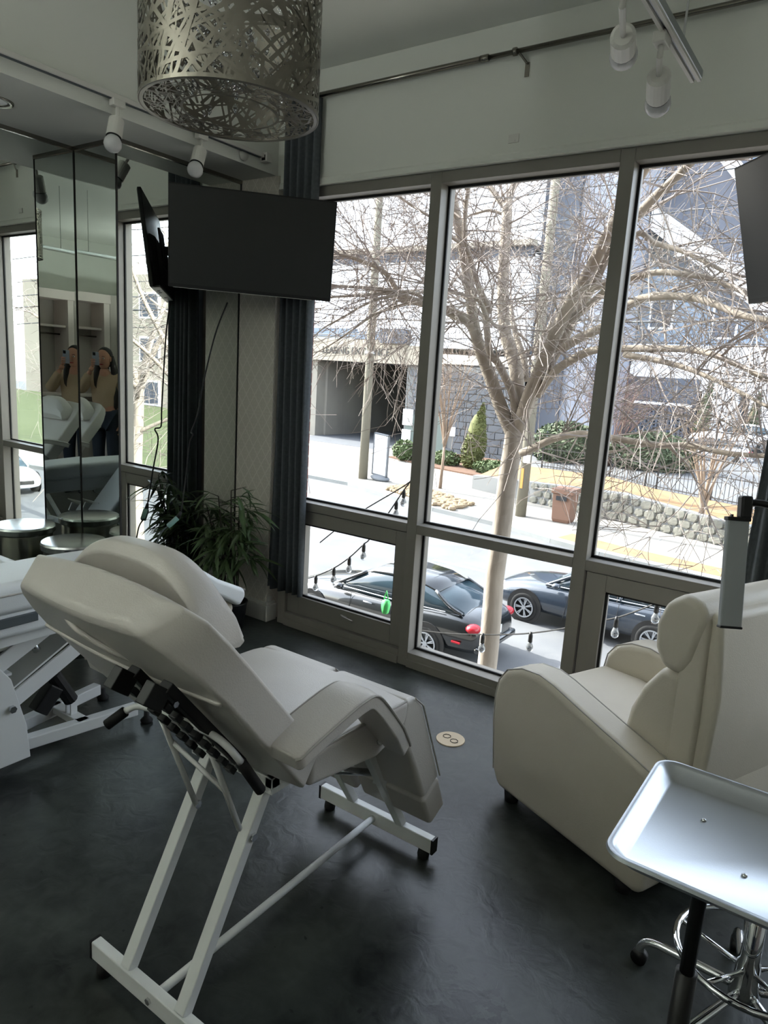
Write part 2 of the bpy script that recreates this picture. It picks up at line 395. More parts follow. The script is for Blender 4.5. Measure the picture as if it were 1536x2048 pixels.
# own building: floors below, above and to both sides
e = MB()
e.box((-14, -10, 3.30), (12, 3.28, 9.6)).box((-14, -10, ZS), (12, 3.28, -.17)).box((-14, -10, -.17), (-3.96, 3.28, 3.30)).box((XR+.11, -10, -.17), (12, 3.28, 3.30)).box((-3.96, -10, -.17), (XR+.11, YB-.11, 3.30))
struct(e.build('wall_exterior', 'ext_wall'))
struct(MB().box((-3.96, 3.28, -.3), (-2.905, 3.345, 3.4)).build('wall_brick_pier', 'red_brick'))
struct(MB().box((-40, 3.28, ZS), (40, 9.2, ZS+.13)).build('ground_near_pavement', 'pavement'))
# far pavement following the kerb
kerb = [(-70, 31), (-35, 27.5), (-22, 25.4), (-19.4, 25.3), (-16.4, 24.2), (-13.6, 23.3), (-10.6, 22.8), (-8.2, 21.9), (-6.4, 21.4), (-4.8, 21.15), (-2.9, 20.9), (4, 19.9), (14, 18.3), (24, 16.5), (60, 10)]
poly = kerb + [(60, 80), (-70, 80)]
struct(MB().prism(poly, 2, ZS, ZS+.12).build('ground_far_pavement', 'pavement'))
k = MB()
for (x0, y0), (x1, y1) in zip(kerb[:-1], kerb[1:]): k.beam((x0, y0-.08, ZS+.07), (x1, y1-.08, ZS+.07), .18, .16)
struct(k.build('trim_kerb', 'kerb'))
# leaf strip and joints on the far pavement
l = MB(); ks = kerb[7:13]
def off(p, d): return (p[0]+.12*d, p[1]+d)
ring = [off(p, .35) for p in ks] + [off(p, 1.35) for p in reversed(ks)]
l.prism(ring, 2, ZS+.11, ZS+.128)
tag(l.build('leaf_strip', 'leaf_litter'), 'strip of fallen tan leaves along the far kerb', 'leaves', kind='stuff')
j = MB()
for x in (-21, -18.4, -15.8, -13.2, -10.6, -8, -5.4, -2.8, -.2, 2.4):
    j.beam((x, 23.6 if x > -14 else 26, ZS+.121), (x-.5, 32, ZS+.121), .03, .004)
struct(j.build('trim_pavement_joints', 'kerb'))
lm = MB()
for i in range(5): 
    x = -9.8 - i*6.1 + 2; lm.box((x-2, 16.84, ZS), (x, 17.0, ZS+.006))
for i in range(6):
    x = 1 + i*6; lm.box((x-2, 16.2, ZS), (x, 16.36, ZS+.006))
struct(lm.build('trim_lane_markings', 'road_paint'))
TREE_LIMBS = [
    [(-3.54,7.5,-2.5,0.125),(-3.47,7.5,-1.98,0.122),(-3.47,7.5,-1.22,0.119),(-3.48,7.5,-0.72,0.116),(-3.45,7.5,-0.15,0.114),(-3.44,7.5,0.39,0.111),(-3.41,7.5,0.87,0.108),(-3.41,7.5,1.13,0.105)],  # trunk
    [(-3.42,7.5,0.98,0.085),(-3.57,7.43,1.28,0.08),(-3.74,7.37,1.67,0.075),(-3.86,7.3,1.97,0.07),(-3.92,7.23,2.24,0.065),(-3.99,7.17,2.66,0.06),(-4.08,7.1,3.08,0.055),(-4.18,7.03,3.49,0.05),(-4.25,6.97,3.83,0.045),(-4.31,6.9,4.22,0.04)],  # A
    [(-3.37,7.45,1.16,0.05),(-3.43,7.4,1.44,0.048),(-3.53,7.34,1.65,0.045),(-3.62,7.29,1.81,0.043),(-3.68,7.23,1.9,0.04),(-3.73,7.18,2.23,0.038),(-3.71,7.12,2.39,0.035),(-3.8,7.07,2.57,0.033),(-3.9,7.02,2.85,0.03),(-3.96,6.96,3.05,0.028),(-3.95,6.91,3.33,0.025),(-3.9,6.85,3.57,0.023),(-3.86,6.8,3.89,0.02)],  # A2
    [(-3.62,7.0,2.22,0.03),(-3.71,6.97,2.4,0.027),(-3.79,6.93,2.45,0.023),(-3.87,6.9,2.47,0.02)],  # A3
    [(-3.38,7.5,1.04,0.09),(-3.43,7.56,1.38,0.086),(-3.52,7.62,1.72,0.082),(-3.64,7.69,1.94,0.079),(-3.77,7.75,2.17,0.075),(-3.86,7.81,2.52,0.071),(-3.93,7.88,2.99,0.068),(-3.97,7.94,3.39,0.064),(-4.01,8.0,3.63,0.06)],  # B
    [(-4.01,8.0,3.6,0.04),(-4.13,8.02,3.7,0.037),(-4.25,8.05,3.83,0.035),(-4.39,8.07,3.96,0.033),(-4.5,8.1,4.06,0.03)],  # B1
    [(-4.01,8.0,3.62,0.045),(-4.0,8.05,3.78,0.041),(-3.99,8.1,3.93,0.037),(-3.99,8.15,4.08,0.034),(-4.0,8.2,4.34,0.03)],  # B2
    [(-3.47,7.8,1.61,0.05),(-3.56,7.9,1.84,0.045),(-3.71,8.0,2.08,0.04),(-3.84,8.1,2.29,0.035),(-3.94,8.2,2.51,0.03)],  # B3
    [(-3.75,7.7,2.23,0.03),(-3.79,7.6,2.19,0.025),(-3.85,7.5,2.26,0.02)],  # B4
    [(-3.37,7.5,1.04,0.085),(-3.24,7.39,1.39,0.081),(-3.08,7.28,1.73,0.077),(-2.9,7.17,2.12,0.073),(-2.72,7.06,2.43,0.069),(-2.53,6.95,2.7,0.065),(-2.4,6.84,2.9,0.061),(-2.26,6.73,3.09,0.057),(-2.12,6.62,3.31,0.053),(-1.96,6.51,3.51,0.049),(-1.83,6.4,3.66,0.045)],  # C
    [(-3.35,7.6,1.21,0.07),(-3.17,7.5,1.62,0.065),(-2.93,7.4,2.0,0.06),(-2.76,7.3,2.31,0.055),(-2.6,7.2,2.54,0.05),(-2.43,7.1,2.86,0.045),(-2.33,7.0,3.06,0.04)],  # C2
    [(-3.39,7.8,1.44,0.04),(-3.29,7.86,1.68,0.037),(-3.41,7.92,1.97,0.034),(-3.33,7.98,2.2,0.031),(-3.24,8.04,2.46,0.028),(-3.16,8.1,2.63,0.025)],  # C3
    [(-2.09,6.5,2.95,0.045),(-1.94,6.42,3.09,0.042),(-1.83,6.35,3.17,0.04),(-1.7,6.28,3.25,0.038),(-1.53,6.2,3.38,0.035)],  # T
    [(-3.13,7.4,1.46,0.05),(-2.89,7.22,1.71,0.046),(-2.62,7.05,1.86,0.043),(-2.36,6.88,1.94,0.039),(-2.02,6.7,1.95,0.035),(-1.71,6.52,1.95,0.031),(-1.38,6.35,1.94,0.028),(-1.11,6.18,1.88,0.024),(-0.73,6.0,1.72,0.02)],  # D1
    [(-2.85,7.2,1.94,0.05),(-2.59,7.04,2.06,0.047),(-2.3,6.89,2.17,0.043),(-2.02,6.73,2.36,0.04),(-1.78,6.58,2.4,0.037),(-1.46,6.42,2.37,0.033),(-1.26,6.27,2.31,0.03),(-1.0,6.11,2.2,0.027),(-0.79,5.96,2.15,0.023),(-0.56,5.8,2.1,0.02)],  # D2
    [(-2.77,7.2,2.25,0.04),(-2.54,7.08,2.38,0.037),(-2.34,6.95,2.51,0.035),(-2.12,6.82,2.58,0.032),(-1.84,6.7,2.62,0.029),(-1.56,6.58,2.58,0.026),(-1.29,6.45,2.51,0.024),(-1.03,6.32,2.39,0.021),(-0.82,6.2,2.3,0.018)],  # D3
    [(-2.63,7.0,2.52,0.035),(-2.31,6.9,2.59,0.032),(-2.09,6.8,2.97,0.028),(-1.88,6.7,2.87,0.025),(-1.63,6.6,2.78,0.022),(-1.35,6.5,2.64,0.018),(-1.21,6.4,2.56,0.015)],  # D4
    [(-1.99,6.6,1.89,0.03),(-1.68,6.46,1.85,0.026),(-1.39,6.32,1.79,0.023),(-1.12,6.18,1.7,0.019),(-0.87,6.04,1.6,0.016),(-0.68,5.9,1.52,0.012)],  # D5
    [(-3.25,7.4,0.8,0.045),(-3.09,7.31,0.87,0.043),(-2.86,7.22,0.99,0.04),(-2.64,7.13,1.07,0.038),(-2.42,7.04,1.11,0.036),(-2.08,6.95,1.1,0.034),(-1.72,6.85,1.09,0.031),(-1.55,6.76,1.1,0.029),(-1.34,6.67,1.13,0.027),(-1.11,6.58,1.11,0.025),(-0.9,6.49,1.11,0.022),(-0.63,6.4,1.13,0.02)],  # E
    [(-1.58,6.9,1.1,0.02),(-1.5,6.9,1.03,0.016),(-1.38,6.9,0.93,0.012),(-1.29,6.9,0.8,0.008)],  # E2
    [(-1.65,6.9,1.11,0.012),(-1.53,6.82,1.22,0.011),(-1.36,6.74,1.35,0.01),(-1.21,6.66,1.41,0.008),(-1.02,6.58,1.34,0.007),(-0.84,6.5,1.24,0.006)],  # E3
    [(-3.88,7.3,1.97,0.05),(-3.92,7.16,2.18,0.046),(-4.07,7.02,2.27,0.041),(-4.23,6.89,2.35,0.037),(-4.34,6.75,2.38,0.033),(-4.52,6.61,2.45,0.028),(-4.7,6.48,2.49,0.024),(-4.87,6.34,2.49,0.019),(-5.04,6.2,2.49,0.015)],  # F
    [(-3.91,7.2,2.23,0.04),(-4.15,7.1,2.32,0.038),(-4.43,7.0,2.38,0.036),(-4.71,6.9,2.45,0.033),(-4.72,6.8,2.55,0.031),(-4.77,6.7,2.67,0.029),(-4.84,6.6,2.74,0.027),(-4.94,6.5,2.78,0.024),(-5.04,6.4,2.82,0.022),(-5.15,6.3,2.84,0.02)],  # F2
    [(-4.3,6.9,2.37,0.025),(-4.41,6.74,2.47,0.022),(-4.56,6.58,2.46,0.019),(-4.79,6.42,2.42,0.016),(-4.94,6.26,2.39,0.013),(-5.09,6.1,2.36,0.01)],  # F3
    [(-4.51,6.6,2.44,0.02),(-4.61,6.46,2.4,0.017),(-4.77,6.32,2.31,0.014),(-4.93,6.18,2.17,0.012),(-5.09,6.04,2.04,0.009),(-5.12,5.9,1.93,0.006)],  # F4
    [(-4.31,6.8,2.41,0.022),(-4.53,6.64,2.33,0.019),(-4.75,6.48,2.22,0.016),(-4.89,6.32,2.06,0.012),(-5.04,6.16,1.89,0.009),(-5.15,6.0,1.77,0.006)],  # F5
    [(-3.95,6.9,2.99,0.02),(-4.01,6.72,3.06,0.018),(-4.1,6.55,3.18,0.015),(-4.18,6.38,3.24,0.013),(-4.31,6.2,3.34,0.01)],  # G
    [(-4.03,8.0,3.52,0.02),(-4.22,7.98,3.58,0.018),(-4.34,7.95,3.56,0.015),(-4.46,7.93,3.53,0.013),(-4.61,7.9,3.45,0.01)],  # H
]
LIGHT_STRANDS = [[(-3.27, 5.2, 0.725), (-3.363, 5.2, 0.622), (-3.757, 5.2, 0.357), (-4.024, 5.2, 0.162), (-4.324, 5.2, -0.094)], [(-3.167, 5.0, 0.721), (-3.246, 5.0, 0.614), (-3.382, 5.0, 0.402), (-3.575, 5.0, 0.121), (-3.639, 5.0, 0.057), (-3.796, 5.0, -0.102), (-3.972, 5.0, -0.241), (-4.189, 5.0, -0.368), (-4.308, 5.0, -0.42), (-4.456, 5.0, -0.469)], [(-3.012, 4.8, -0.5), (-2.89, 4.8, -0.508), (-2.574, 4.8, -0.457), (-2.279, 4.8, -0.384), (-2.094, 4.8, -0.333), (-1.885, 4.8, -0.264), (-1.648, 4.8, -0.164), (-1.454, 4.8, -0.059), (-1.271, 4.8, 0.019), (-1.019, 4.8, 0.191), (-0.778, 4.8, 0.387)]]
LIGHT_BULBS = [(-3.375, 5.2, 0.575), (-3.448, 5.2, 0.458), (-3.639, 5.0, 0.057), (-3.796, 5.0, -0.102), (-3.972, 5.0, -0.241), (-4.189, 5.0, -0.368), (-2.279, 4.8, -0.384), (-1.885, 4.8, -0.264), (-1.271, 4.8, 0.019), (-1.019, 4.8, 0.191)]
GREEN = [(-3.088, 4.6, -0.269)]
# ------------------------------------------------------------------ outdoor things
ALB = .85
mat('bark', '#857c72', .9, col2='#aea395', nscale=6, namt=.7, bump=.7, bscale=18, stretch=(1, 1, .35))
mat('twig', '#8f8580', .9, col2='#a79c94', nscale=3)
ALB = .45
mat('pole_wood', '#8d8674', .9, col2='#a39c8a', nscale=3, bump=.5, bscale=20, stretch=(1, 1, .1))
ALB = 1.0; mat('facade_white', '#e7e9ee', .8); ALB = .6
mat('facade_cream', '#c9bfae', .85, col2='#b9ae9c', nscale=.3)
mat('facade_grey', '#a7abb8', .8)
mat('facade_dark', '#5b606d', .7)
mat('facade_blue', '#8695a8', .7)
mat('shingle', '#757884', .9, col2='#676a76', nscale=1.2, bump=.4, bscale=12)
mat('concrete_wall', '#a9a498', .9, col2='#96918a', nscale=.6)
ALB = .45
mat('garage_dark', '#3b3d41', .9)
mat('letter_dark', '#5a5955', .6)
mat('stone_grey', '#83868c', .9, col2='#72757b', nscale=1.4, bump=.5, bscale=8)
mat('stone_tan', '#9a978a', .9, col2='#7e7d74', nscale=1.6, bump=.6, bscale=8)
mat('mortar', '#9a9b9a', .95)
mat('door_green', '#7f8c86', .6)
ALB = 1.0; mat('sign_white', '#ececec', .6); ALB = .45
mat('sign_grey', '#8c9096', .7)
mat('bin_brown', '#96705c', .6)
mat('iron', '#2b2626', .6)
mat('bush_green', '#55693c', .8, col2='#71834e', nscale=5)
mat('hedge_green', '#59674b', .85, col2='#75825f', nscale=4)
mat('cypress_green', '#6a713c', .85, col2='#8a8c50', nscale=5)
mat('rock_tan', '#bfa887', .9, col2='#a58d6d', nscale=1.5)
mat('redbud', '#8a6a5e', .95, col2='#a58476', nscale=3)
mat('crape_bark', '#bda38c', .85, col2='#a3886f', nscale=4)
mat('wire', '#53555a', .6)
mat('bulb_glass', '#dfe5ea', .08, trans=.7)
ALB = 1.0; mat('green_cloth', '#5fd87a', .6); ALB = .30
ALB = 1.0
mat('car_black', '#14181a', .22, coat=1.0)
mat('car_blue', '#262e38', .24, coat=1.0)
mat('car_silver', '#c9cdd4', .3, coat=.6)
mat('car_glass', '#2b3a42', .08, spec=.8)
mat('tyre', '#191919', .85)
mat('rim', '#b9bdc2', .3, metal=.9)
mat('tail_red', '#9e1d28', .25)
mat('amber', '#c08a4a', .3)
mat('lamp_clear', '#cfd6da', .15)
mat('plate_white', '#d5d8d8', .5)

ALB = 1.0
def tube_limb(m, l, n=8): m.tube([p[:3] for p in bez4(l)], [p[3] for p in bez4(l)], n)
def bez4(l, k=4):
    out = []
    P = l
    for i in range(len(P)-1):
        p0 = P[max(i-1,0)]; p1 = P[i]; p2 = P[i+1]; p3 = P[min(i+2,len(P)-1)]
        for j in range(k):
            t = j/k
            out.append(tuple(.5*((2*b)+(c-a)*t+(2*a-5*b+4*c-d)*t*t+(3*b-a-3*c+d)*t**3) for a, b, c, d in zip(p0, p1, p2, p3)))
    out.append(P[-1]); return out
def grow(mb, rng, p, d, L, r, depth, droop=.12, n=4, kids=(2, 4), seg=5, wob=.35):
    pts = [Vector(p)]; d = Vector(d).normalized(); rad = [r]
    for i in range(seg):
        d = (d + Vector((rng.uniform(-1,1), rng.uniform(-1,1), rng.uniform(-1,1)))*wob*.5 + Vector((0,0,-droop*rng.random()))).normalized()
        pts.append(pts[-1] + d*L/seg); rad.append(max(r*(1-(i+1)/seg*.75), .0028))
    mb.tube(pts, rad, n, cap=False)
    if depth <= 0: return
    for q in range(rng.randint(*kids)):
        i = rng.randint(1, seg); s = (pts[i]-pts[i-1]).normalized()
        side = s.cross(Vector((rng.uniform(-1,1), rng.uniform(-1,1), rng.uniform(-.6,1)))).normalized()
        grow(mb, rng, pts[i], (s*.75 + side*rng.uniform(.4,1.0)), L*rng.uniform(.45,.75), max(rad[i]*.6, .0035), depth-1, droop, 3, kids, max(3, seg-1), wob)

def street_tree(limbs, loc, label, seed, density=1.0, ltwig=1.25, off=(0,0,0), sc_=1.0):
    rng = random.Random(seed); o = Vector(off)
    R = root('street_tree', loc, label, 'tree', 'bare street trees')
    def tr(l): return [tuple(Vector(p[:3])*sc_ + o) + (p[3]*sc_,) for p in l]
    tb = MB(); tube_limb(tb, tr([(limbs[0][0][0], limbs[0][0][1], ZS+.05, .2)] + limbs[0]), 12); tb.build('trunk', 'bark', R, smooth=True)
    for l in limbs[1:]:
        b = MB(); tube_limb(b, tr(l), 7); b.build('limb', 'bark', R, smooth=True)
    tw = MB()
    for l in limbs[1:]:
        pts = bez4(tr(l), 3)
        for i in range(2, len(pts)):
            r = pts[i][3]
            cnt = rng.random()*density*(1.4 if r < .05 else .8)
            for q in range(int(cnt + rng.random()*.9)):
                d = Vector(pts[i][:3]) - Vector(pts[i-1][:3]); d.normalize()
                side = Vector((rng.uniform(-1,1), rng.uniform(-.9,.9), rng.uniform(-.5,1))).normalized()
                grow(tw, rng, pts[i][:3], d*.5 + side, ltwig*rng.uniform(.5,1.2), min(.011, r*.5), 2, .10, 3, (3, 5), 5)
        p = pts[-1]; d = Vector(p[:3])-Vector(pts[-2][:3])
        for q in range(3): grow(tw, rng, p[:3], d.normalized()+Vector((rng.uniform(-.6,.6), rng.uniform(-.6,.6), rng.uniform(-.3,.5))), ltwig*1.1, min(p[3]*.8, .014), 2, .12, 3, (3, 5), 5)
    t = tw.build('twigs', 'twig', R, recalc=False); t['kind'] = 'stuff'
    return R
street_tree(TREE_LIMBS, (-3.54, 7.5, ZS+.13), 'large bare tree with forked trunk filling the middle window', 7, 1.15)
GEN_LIMBS = [[(0,0,-3.5,.19),(.05,0,-1.5,.16),(0,.05,0,.14),(.02,.1,1,.13)],
    [(0,.1,.7,.09),(-.5,.2,1.8,.07),(-1.3,.3,2.8,.05),(-2.0,.5,4.0,.03)], [(0,.1,.9,.09),(.5,-.2,2.0,.07),(1.1,-.5,3.2,.05),(1.5,-.8,4.6,.03)],
    [(0,.1,1,.09),(.1,.6,2.2,.07),(.2,1.2,3.4,.05),(.2,1.5,4.8,.03)], [(0,0,.5,.07),(-.9,-.4,1.2,.05),(-2.1,-.8,1.6,.035),(-3.4,-1.2,1.8,.02)],
    [(0,0,.3,.07),(1.0,.3,.9,.05),(2.2,.5,1.3,.035),(3.4,.6,1.3,.02)], [(0,0,.8,.07),(.3,-1,1.8,.05),(.5,-2.1,2.5,.03)], [(0,0,-.4,.06),(-1.0,.5,.1,.04),(-2.4,.9,.3,.025),(-3.6,1.2,.2,.015)]]
street_tree(GEN_LIMBS, (9.6, 11.6, ZS+.1), 'bare street tree down the road seen in the wall mirrors', 21, 1.2, 1.5, (9.6, 11.6, 0))
street_tree(GEN_LIMBS, (15.5, 19.5, ZS+.1), 'bare tree beside the lawn seen in the wall mirrors', 33, .6, 1.6, (15.5, 19.5, .6), 1.25)

street_tree(GEN_LIMBS, (5.2, 9.6, ZS+.1), 'bare street tree nearest the building on the right, seen only in the mirrors', 45, 1.3, 1.2, (5.2, 9.6, .3), .8)

# ---- cars
def car(name, loc, heading, paint, label, wheelr=.33, detail=True):
    # local frame: x forward from rear axle (rear axle at x=0), y left, z up from ground
    T = Matrix.Translation(Vector(loc)) @ rotz(heading)
    R = root(name, loc, label, 'car')
    def mb(): return MB(T)
    W = .90
    st = [(-1.02,.30,.70,.62),(-.98,.24,.86,.74),(-.80,.22,.98,.83),(-.40,.20,1.02,.89),(.3,.18,.97,.90),(1.2,.18,.95,.90),(2.0,.18,.93,.90),(2.7,.20,.88,.885),(3.15,.21,.82,.85),(3.5,.24,.72,.77),(3.68,.30,.60,.62)]
    b = mb(); rs = []
    for x, z0, z1, w in st:
        h = z1-z0
        rs.append([(x,-w*.86,z0),(x,-w,z0+h*.28),(x,-w,z0+h*.62),(x,-w*.94,z0+h*.9),(x,-w*.72,z1),(x,0,z1+.03),(x,w*.72,z1),(x,w*.94,z0+h*.9),(x,w,z0+h*.62),(x,w,z0+h*.28),(x,w*.86,z0)])
    b.rings(rs); b.build('body', paint, R, smooth=True, sub=1)
    g = mb(); gs = [(-.62,1.0,.66,1.0,.60),(-.15,.96,.73,1.22,.62),(.35,.95,.76,1.37,.60),(.95,.94,.77,1.41,.60),(1.45,.93,.77,1.37,.60),(1.95,.92,.75,1.16,.62),(2.35,.90,.70,.93,.66)]
    rs = []
    for x, z0, w0, z1, w1 in gs: rs.append([(x,-w0,z0-.03),(x,-(w0*.45+w1*.55),(z0+z1)/2+.02),(x,-w1,z1-.02),(x,0,z1+.015),(x,w1,z1-.02),(x,(w0*.45+w1*.55),(z0+z1)/2+.02),(x,w0,z0-.03)])
    g.rings(rs); g.build('glasshouse', 'car_glass', R, smooth=True)
    rf = mb(); rs = []
    for x, z, w in ((-.02,1.285,.56),(.35,1.385,.60),(.95,1.425,.61),(1.45,1.385,.60),(1.66,1.30,.59)):
        rs.append([(x,-w-.015,z-.045),(x,-w+.02,z-.01),(x,0,z+.022),(x,w-.02,z-.01),(x,w+.015,z-.045),(x,0,z-.03)])
    rf.rings(rs); rf.build('roof', paint, R, smooth=True)
    for s in (-1, 1):
        for nm, pts in (('pillar', [(1.62,.605*s,1.30),(2.0,.70*s,1.10),(2.36,.73*s,.90)]), ('pillar', [(.78,.625*s,1.37),(.74,.72*s,1.15),(.72,.785*s,.95)]), ('pillar', [(.02,.595*s,1.28),(-.30,.68*s,1.10),(-.62,.70*s,.99)])):
            p = mb(); p.tube(bez(pts, 3), .035, 6); p.build(nm, paint, R, smooth=True)
        sl = mb(); sl.tube(bez([(2.35,.755*s,.93),(1.5,.79*s,.955),(.6,.795*s,.965),(-.3,.76*s,.99)], 3), .012, 5); sl.build('window_trim', 'rim', R)
        mi = mb(); mi.sph((2.05,.93*s,.98), (.10,.09,.065), 8, 6); mi.build('mirror', paint, R, smooth=True)
        for x in (1.35, .28):
            hd = mb(); hd.tube([(x-.10,.905*s,.80),(x+.10,.905*s,.80)], .016, 6); hd.build('door_handle', 'rim', R, smooth=True)
        for x in (1.80, .74):
            sm = mb(); sm.tube([(x+.06,.893*s,.26),(x,.906*s,.6),(x-.02,.86*s,.9)], .006, 4); sm.build('door_seam', 'gasket', R)
        tl = mb(); tl.sph((-.86,.70*s,.79), (.14,.155,.09), 10, 7); tl.build('tail_light', 'tail_red', R, smooth=True)
        mk = mb(); mk.cbox((-.62,.875*s,.52), (.18,.03,.035)); mk.build('side_marker', 'tail_red', R, bevel=.006)
        hl = mb(); hl.sph((3.42,.58*s,.64), (.2,.15,.085), 10, 7); hl.build('headlight', 'lamp_clear', R, smooth=True)
        tm = mb(); tm.sph((3.38,.715*s,.60), (.13,.045,.05), 8, 6); tm.build('turn_signal', 'amber', R, smooth=True)
        for x in (0.0, 2.75):
            wy = .80*s; M = Matrix.Rotation(math.radians(90), 4, 'X')
            ar = mb(); ar.lathe([(.30,-.012),(.40,-.012),(.40,.012),(.30,.012)], 24, (x, .885*s, wheelr+.02), M, closed=True); ar.build('wheel_arch', 'gasket', R)
            wl = mb(); wl.lathe([(.20,-.10),(.30,-.11),(wheelr,-.09),(wheelr,.09),(.30,.11),(.20,.10)], 28, (x, wy, wheelr), M, closed=True); t_ = wl.build('wheel', 'tyre', R, smooth=True)
            di = mb(); di.lathe([(0.001,-.03),(.21,-.03),(.21,.03),(0.001,.03)], 24, (x, wy+.02*s, wheelr), M); di.build('brake_disc', 'gasket', t_)
            rm = mb(); rm.lathe([(.20,-.02),(.225,-.02),(.225,.02),(.20,.02)], 28, (x, wy+.10*s, wheelr), M, closed=True)
            rm.lathe([(.001,-.015),(.05,-.015),(.05,.015),(.001,.015)], 12, (x, wy+.095*s, wheelr), M)
            for q in range(7):
                a = 2*math.pi*q/7
                for da in (-.10, .10):
                    rm.beam((x+.03*math.cos(a), wy+.09*s, wheelr+.03*math.sin(a)), (x+.21*math.cos(a+da), wy+.10*s, wheelr+.21*math.sin(a+da)), .022, .02, (0,1,0))
            rm.build('rim', 'rim', t_)
    pl_ = mb(); pl_.cbox((-1.015,0,.62), (.02,.32,.16)); pl_.build('number_plate', 'plate_white', R, bevel=.004)
    bp = mb(); bp.cbox((-.99,0,.40), (.16,1.5,.14)); bp.build('bumper', paint, R, bevel=.05, seg=3)
    gr = mb(); gr.cbox((3.655,0,.50), (.06,.9,.14)); gr.build('grille', 'gasket', R, bevel=.02)
    return R
car('sedan', (-6.18, 11.48, ZS), math.radians(180), 'car_black', 'black sedan parked nearest the building, red tail lights behind the tree trunk')
car('sedan', (-2.93, 14.75, ZS), math.radians(178.5), 'car_blue', 'dark blue grey sedan behind the tree trunk, front end visible')
car('sedan', (-4.6, 41.2, -1.32), math.radians(186), 'car_silver', 'silver sedan parked in the lot beyond the fence, farther one')
car('sedan', (-5.9, 38.5, -1.95), math.radians(200), 'car_silver', 'silver car half hidden behind the hedge beyond the fence')
car('sedan', (21.0, 13.4, ZS), math.radians(188), 'car_silver', 'pale car on the road seen low in the left mirror')

# ---- utility poles and wires
def pole(x, y, r, h, label):
    R = root('utility_pole', (x, y, ZS+.1), label, 'pole', 'wooden utility poles across the street')
    p = MB(); p.tube([(x,y,ZS+.1),(x+.02,y,ZS+4),(x+.03,y,ZS+8),(x+.05,y,ZS+h)], [r, r*.92, r*.84, r*.74], 14); p.build('shaft', 'pole_wood', R, smooth=True)
    c = MB(); c.beam((x-1.2,y-.2,ZS+h-.6), (x+1.2,y-.2,ZS+h-.6), .1, .12); c.build('crossarm', 'pole_wood', R)
    b = MB(); b.tube([(x,y,ZS+6.0),(x,y,ZS+6.12)], r*1.02, 14); b.build('band', 'steel', R)
    return R
P1 = pole(-19.81, 26.81, .22, 15.5, 'weathered wooden utility pole beside the blank sidewalk sign')
P2 = pole(-10.62, 24.66, .21, 15.5, 'wooden utility pole directly behind the tree trunk')
s_ = MB(); s_.cbox((-10.5, 24.43, ZS+2.35), (.28, .02, .3)); s_.build('sign_plate', 'sign_white', P2)
s_ = MB(); s_.cbox((-10.62, 24.45, ZS+1.6), (.1, .03, .75)); s_.build('marker_strip', 'amber', P2)
for i, (za, zb, ya) in enumerate([(4.2,3.9,0),(3.7,3.1,.1),(5.4,5.2,.2),(6.5,6.3,0),(7.6,7.5,.3),(8.6,8.5,0),(4.9,4.5,.15)]):
    w = MB(); pts = []
    for k_ in range(25):
        t_ = k_/24; x = -60 + 90*t_; y = 33.5 - 13.5*t_ + ya - .3; seg_ = (x+19.8)/9.2; sag = .25*math.sin(math.pi*(seg_ % 1))
        pts.append((x, y-.2, za + (zb-za)*t_ - sag))
    w.tube(pts, .022 if i else .035, 4); tag(w.build('power_line', 'wire'), ['thick telephone cable sagging between the utility poles, second lowest wire','lowest wire strung between the utility poles','overhead wire crossing the pale upper facade, third from bottom','overhead wire crossing just below the dark ledge','overhead wire crossing just above the dark ledge','topmost overhead wire between the utility poles','wire with splice sleeves running above the sign band'][i], 'wire')

# ---- leasing building
YL = 41.0
B = root('leasing_building', (-28, YL, ZS), 'pale building across the street with leasing entrance sign and garage mouth', 'building')
def bp(name, m, boxes, bevel=0, parent=None):
    q = MB()
    for a, b in boxes: q.box(a, b)
    return q.build(name, m, parent or B, bevel=bevel)
bp('upper_wall', 'facade_white', [((-44, YL, 3.4), (-18.5, YL+12, 9.15))])
bp('top_wall', 'facade_white', [((-44, YL-.1, 9.75), (-18.5, YL+12, 15.2))])
bp('ledge', 'facade_cream', [((-44, YL-.6, 9.55), (-18.4, YL+.2, 9.85))])
bp('ledge_dark_band', 'facade_dark', [((-44, YL-.15, 8.95), (-18.5, YL+.2, 9.55))])  # dark facade band under the cream ledge
bp('parapet', 'facade_grey', [((-44, YL-.3, 13.3), (-18.4, YL+.2, 13.75))])
bp('window_band', 'facade_blue', [((-44, YL-.35, 3.95), (-31.5, YL, 4.5)), ((-31.5, YL-.35, 3.8), (-29.0, YL, 4.3))])
bp('canopy_box', 'facade_dark', [((-28.9, YL-.9, 3.55), (-26.9, YL, 4.5))])
bp('sign_band', 'facade_cream', [((-44, YL-.5, 2.2), (-27.0, YL+.4, 3.75)), ((-27.0, YL-.4, 2.2), (-25.2, YL+.4, 3.45))])
bp('left_jamb', 'concrete_wall', [((-44, YL, ZS), (-35.1, YL+1, 2.2))])
bp('garage_side_wall', 'concrete_wall', [((-35.6, YL+1, ZS), (-34.9, YL+15, 2.3))])
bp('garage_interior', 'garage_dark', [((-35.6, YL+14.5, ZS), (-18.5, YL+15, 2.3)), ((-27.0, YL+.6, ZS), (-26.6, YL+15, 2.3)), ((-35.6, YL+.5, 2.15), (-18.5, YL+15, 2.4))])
bp('stone_backing', 'mortar', [((-27.0, YL, ZS), (-18.5, YL+.6, 2.25))])
bp('side_wall', 'facade_grey', [((-18.5, YL+1.2, ZS), (-12.9, YL+10, 15)), ])
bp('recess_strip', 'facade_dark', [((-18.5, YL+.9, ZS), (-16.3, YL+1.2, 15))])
bp('louvre_panel', 'facade_grey', [((-14.6, YL+1.05, .4), (-13.2, YL+1.2, 2.9))])
lv = MB()
for q in range(12): lv.box((-14.5, YL+1.0, .5+q*.19), (-13.3, YL+1.06, .6+q*.19))
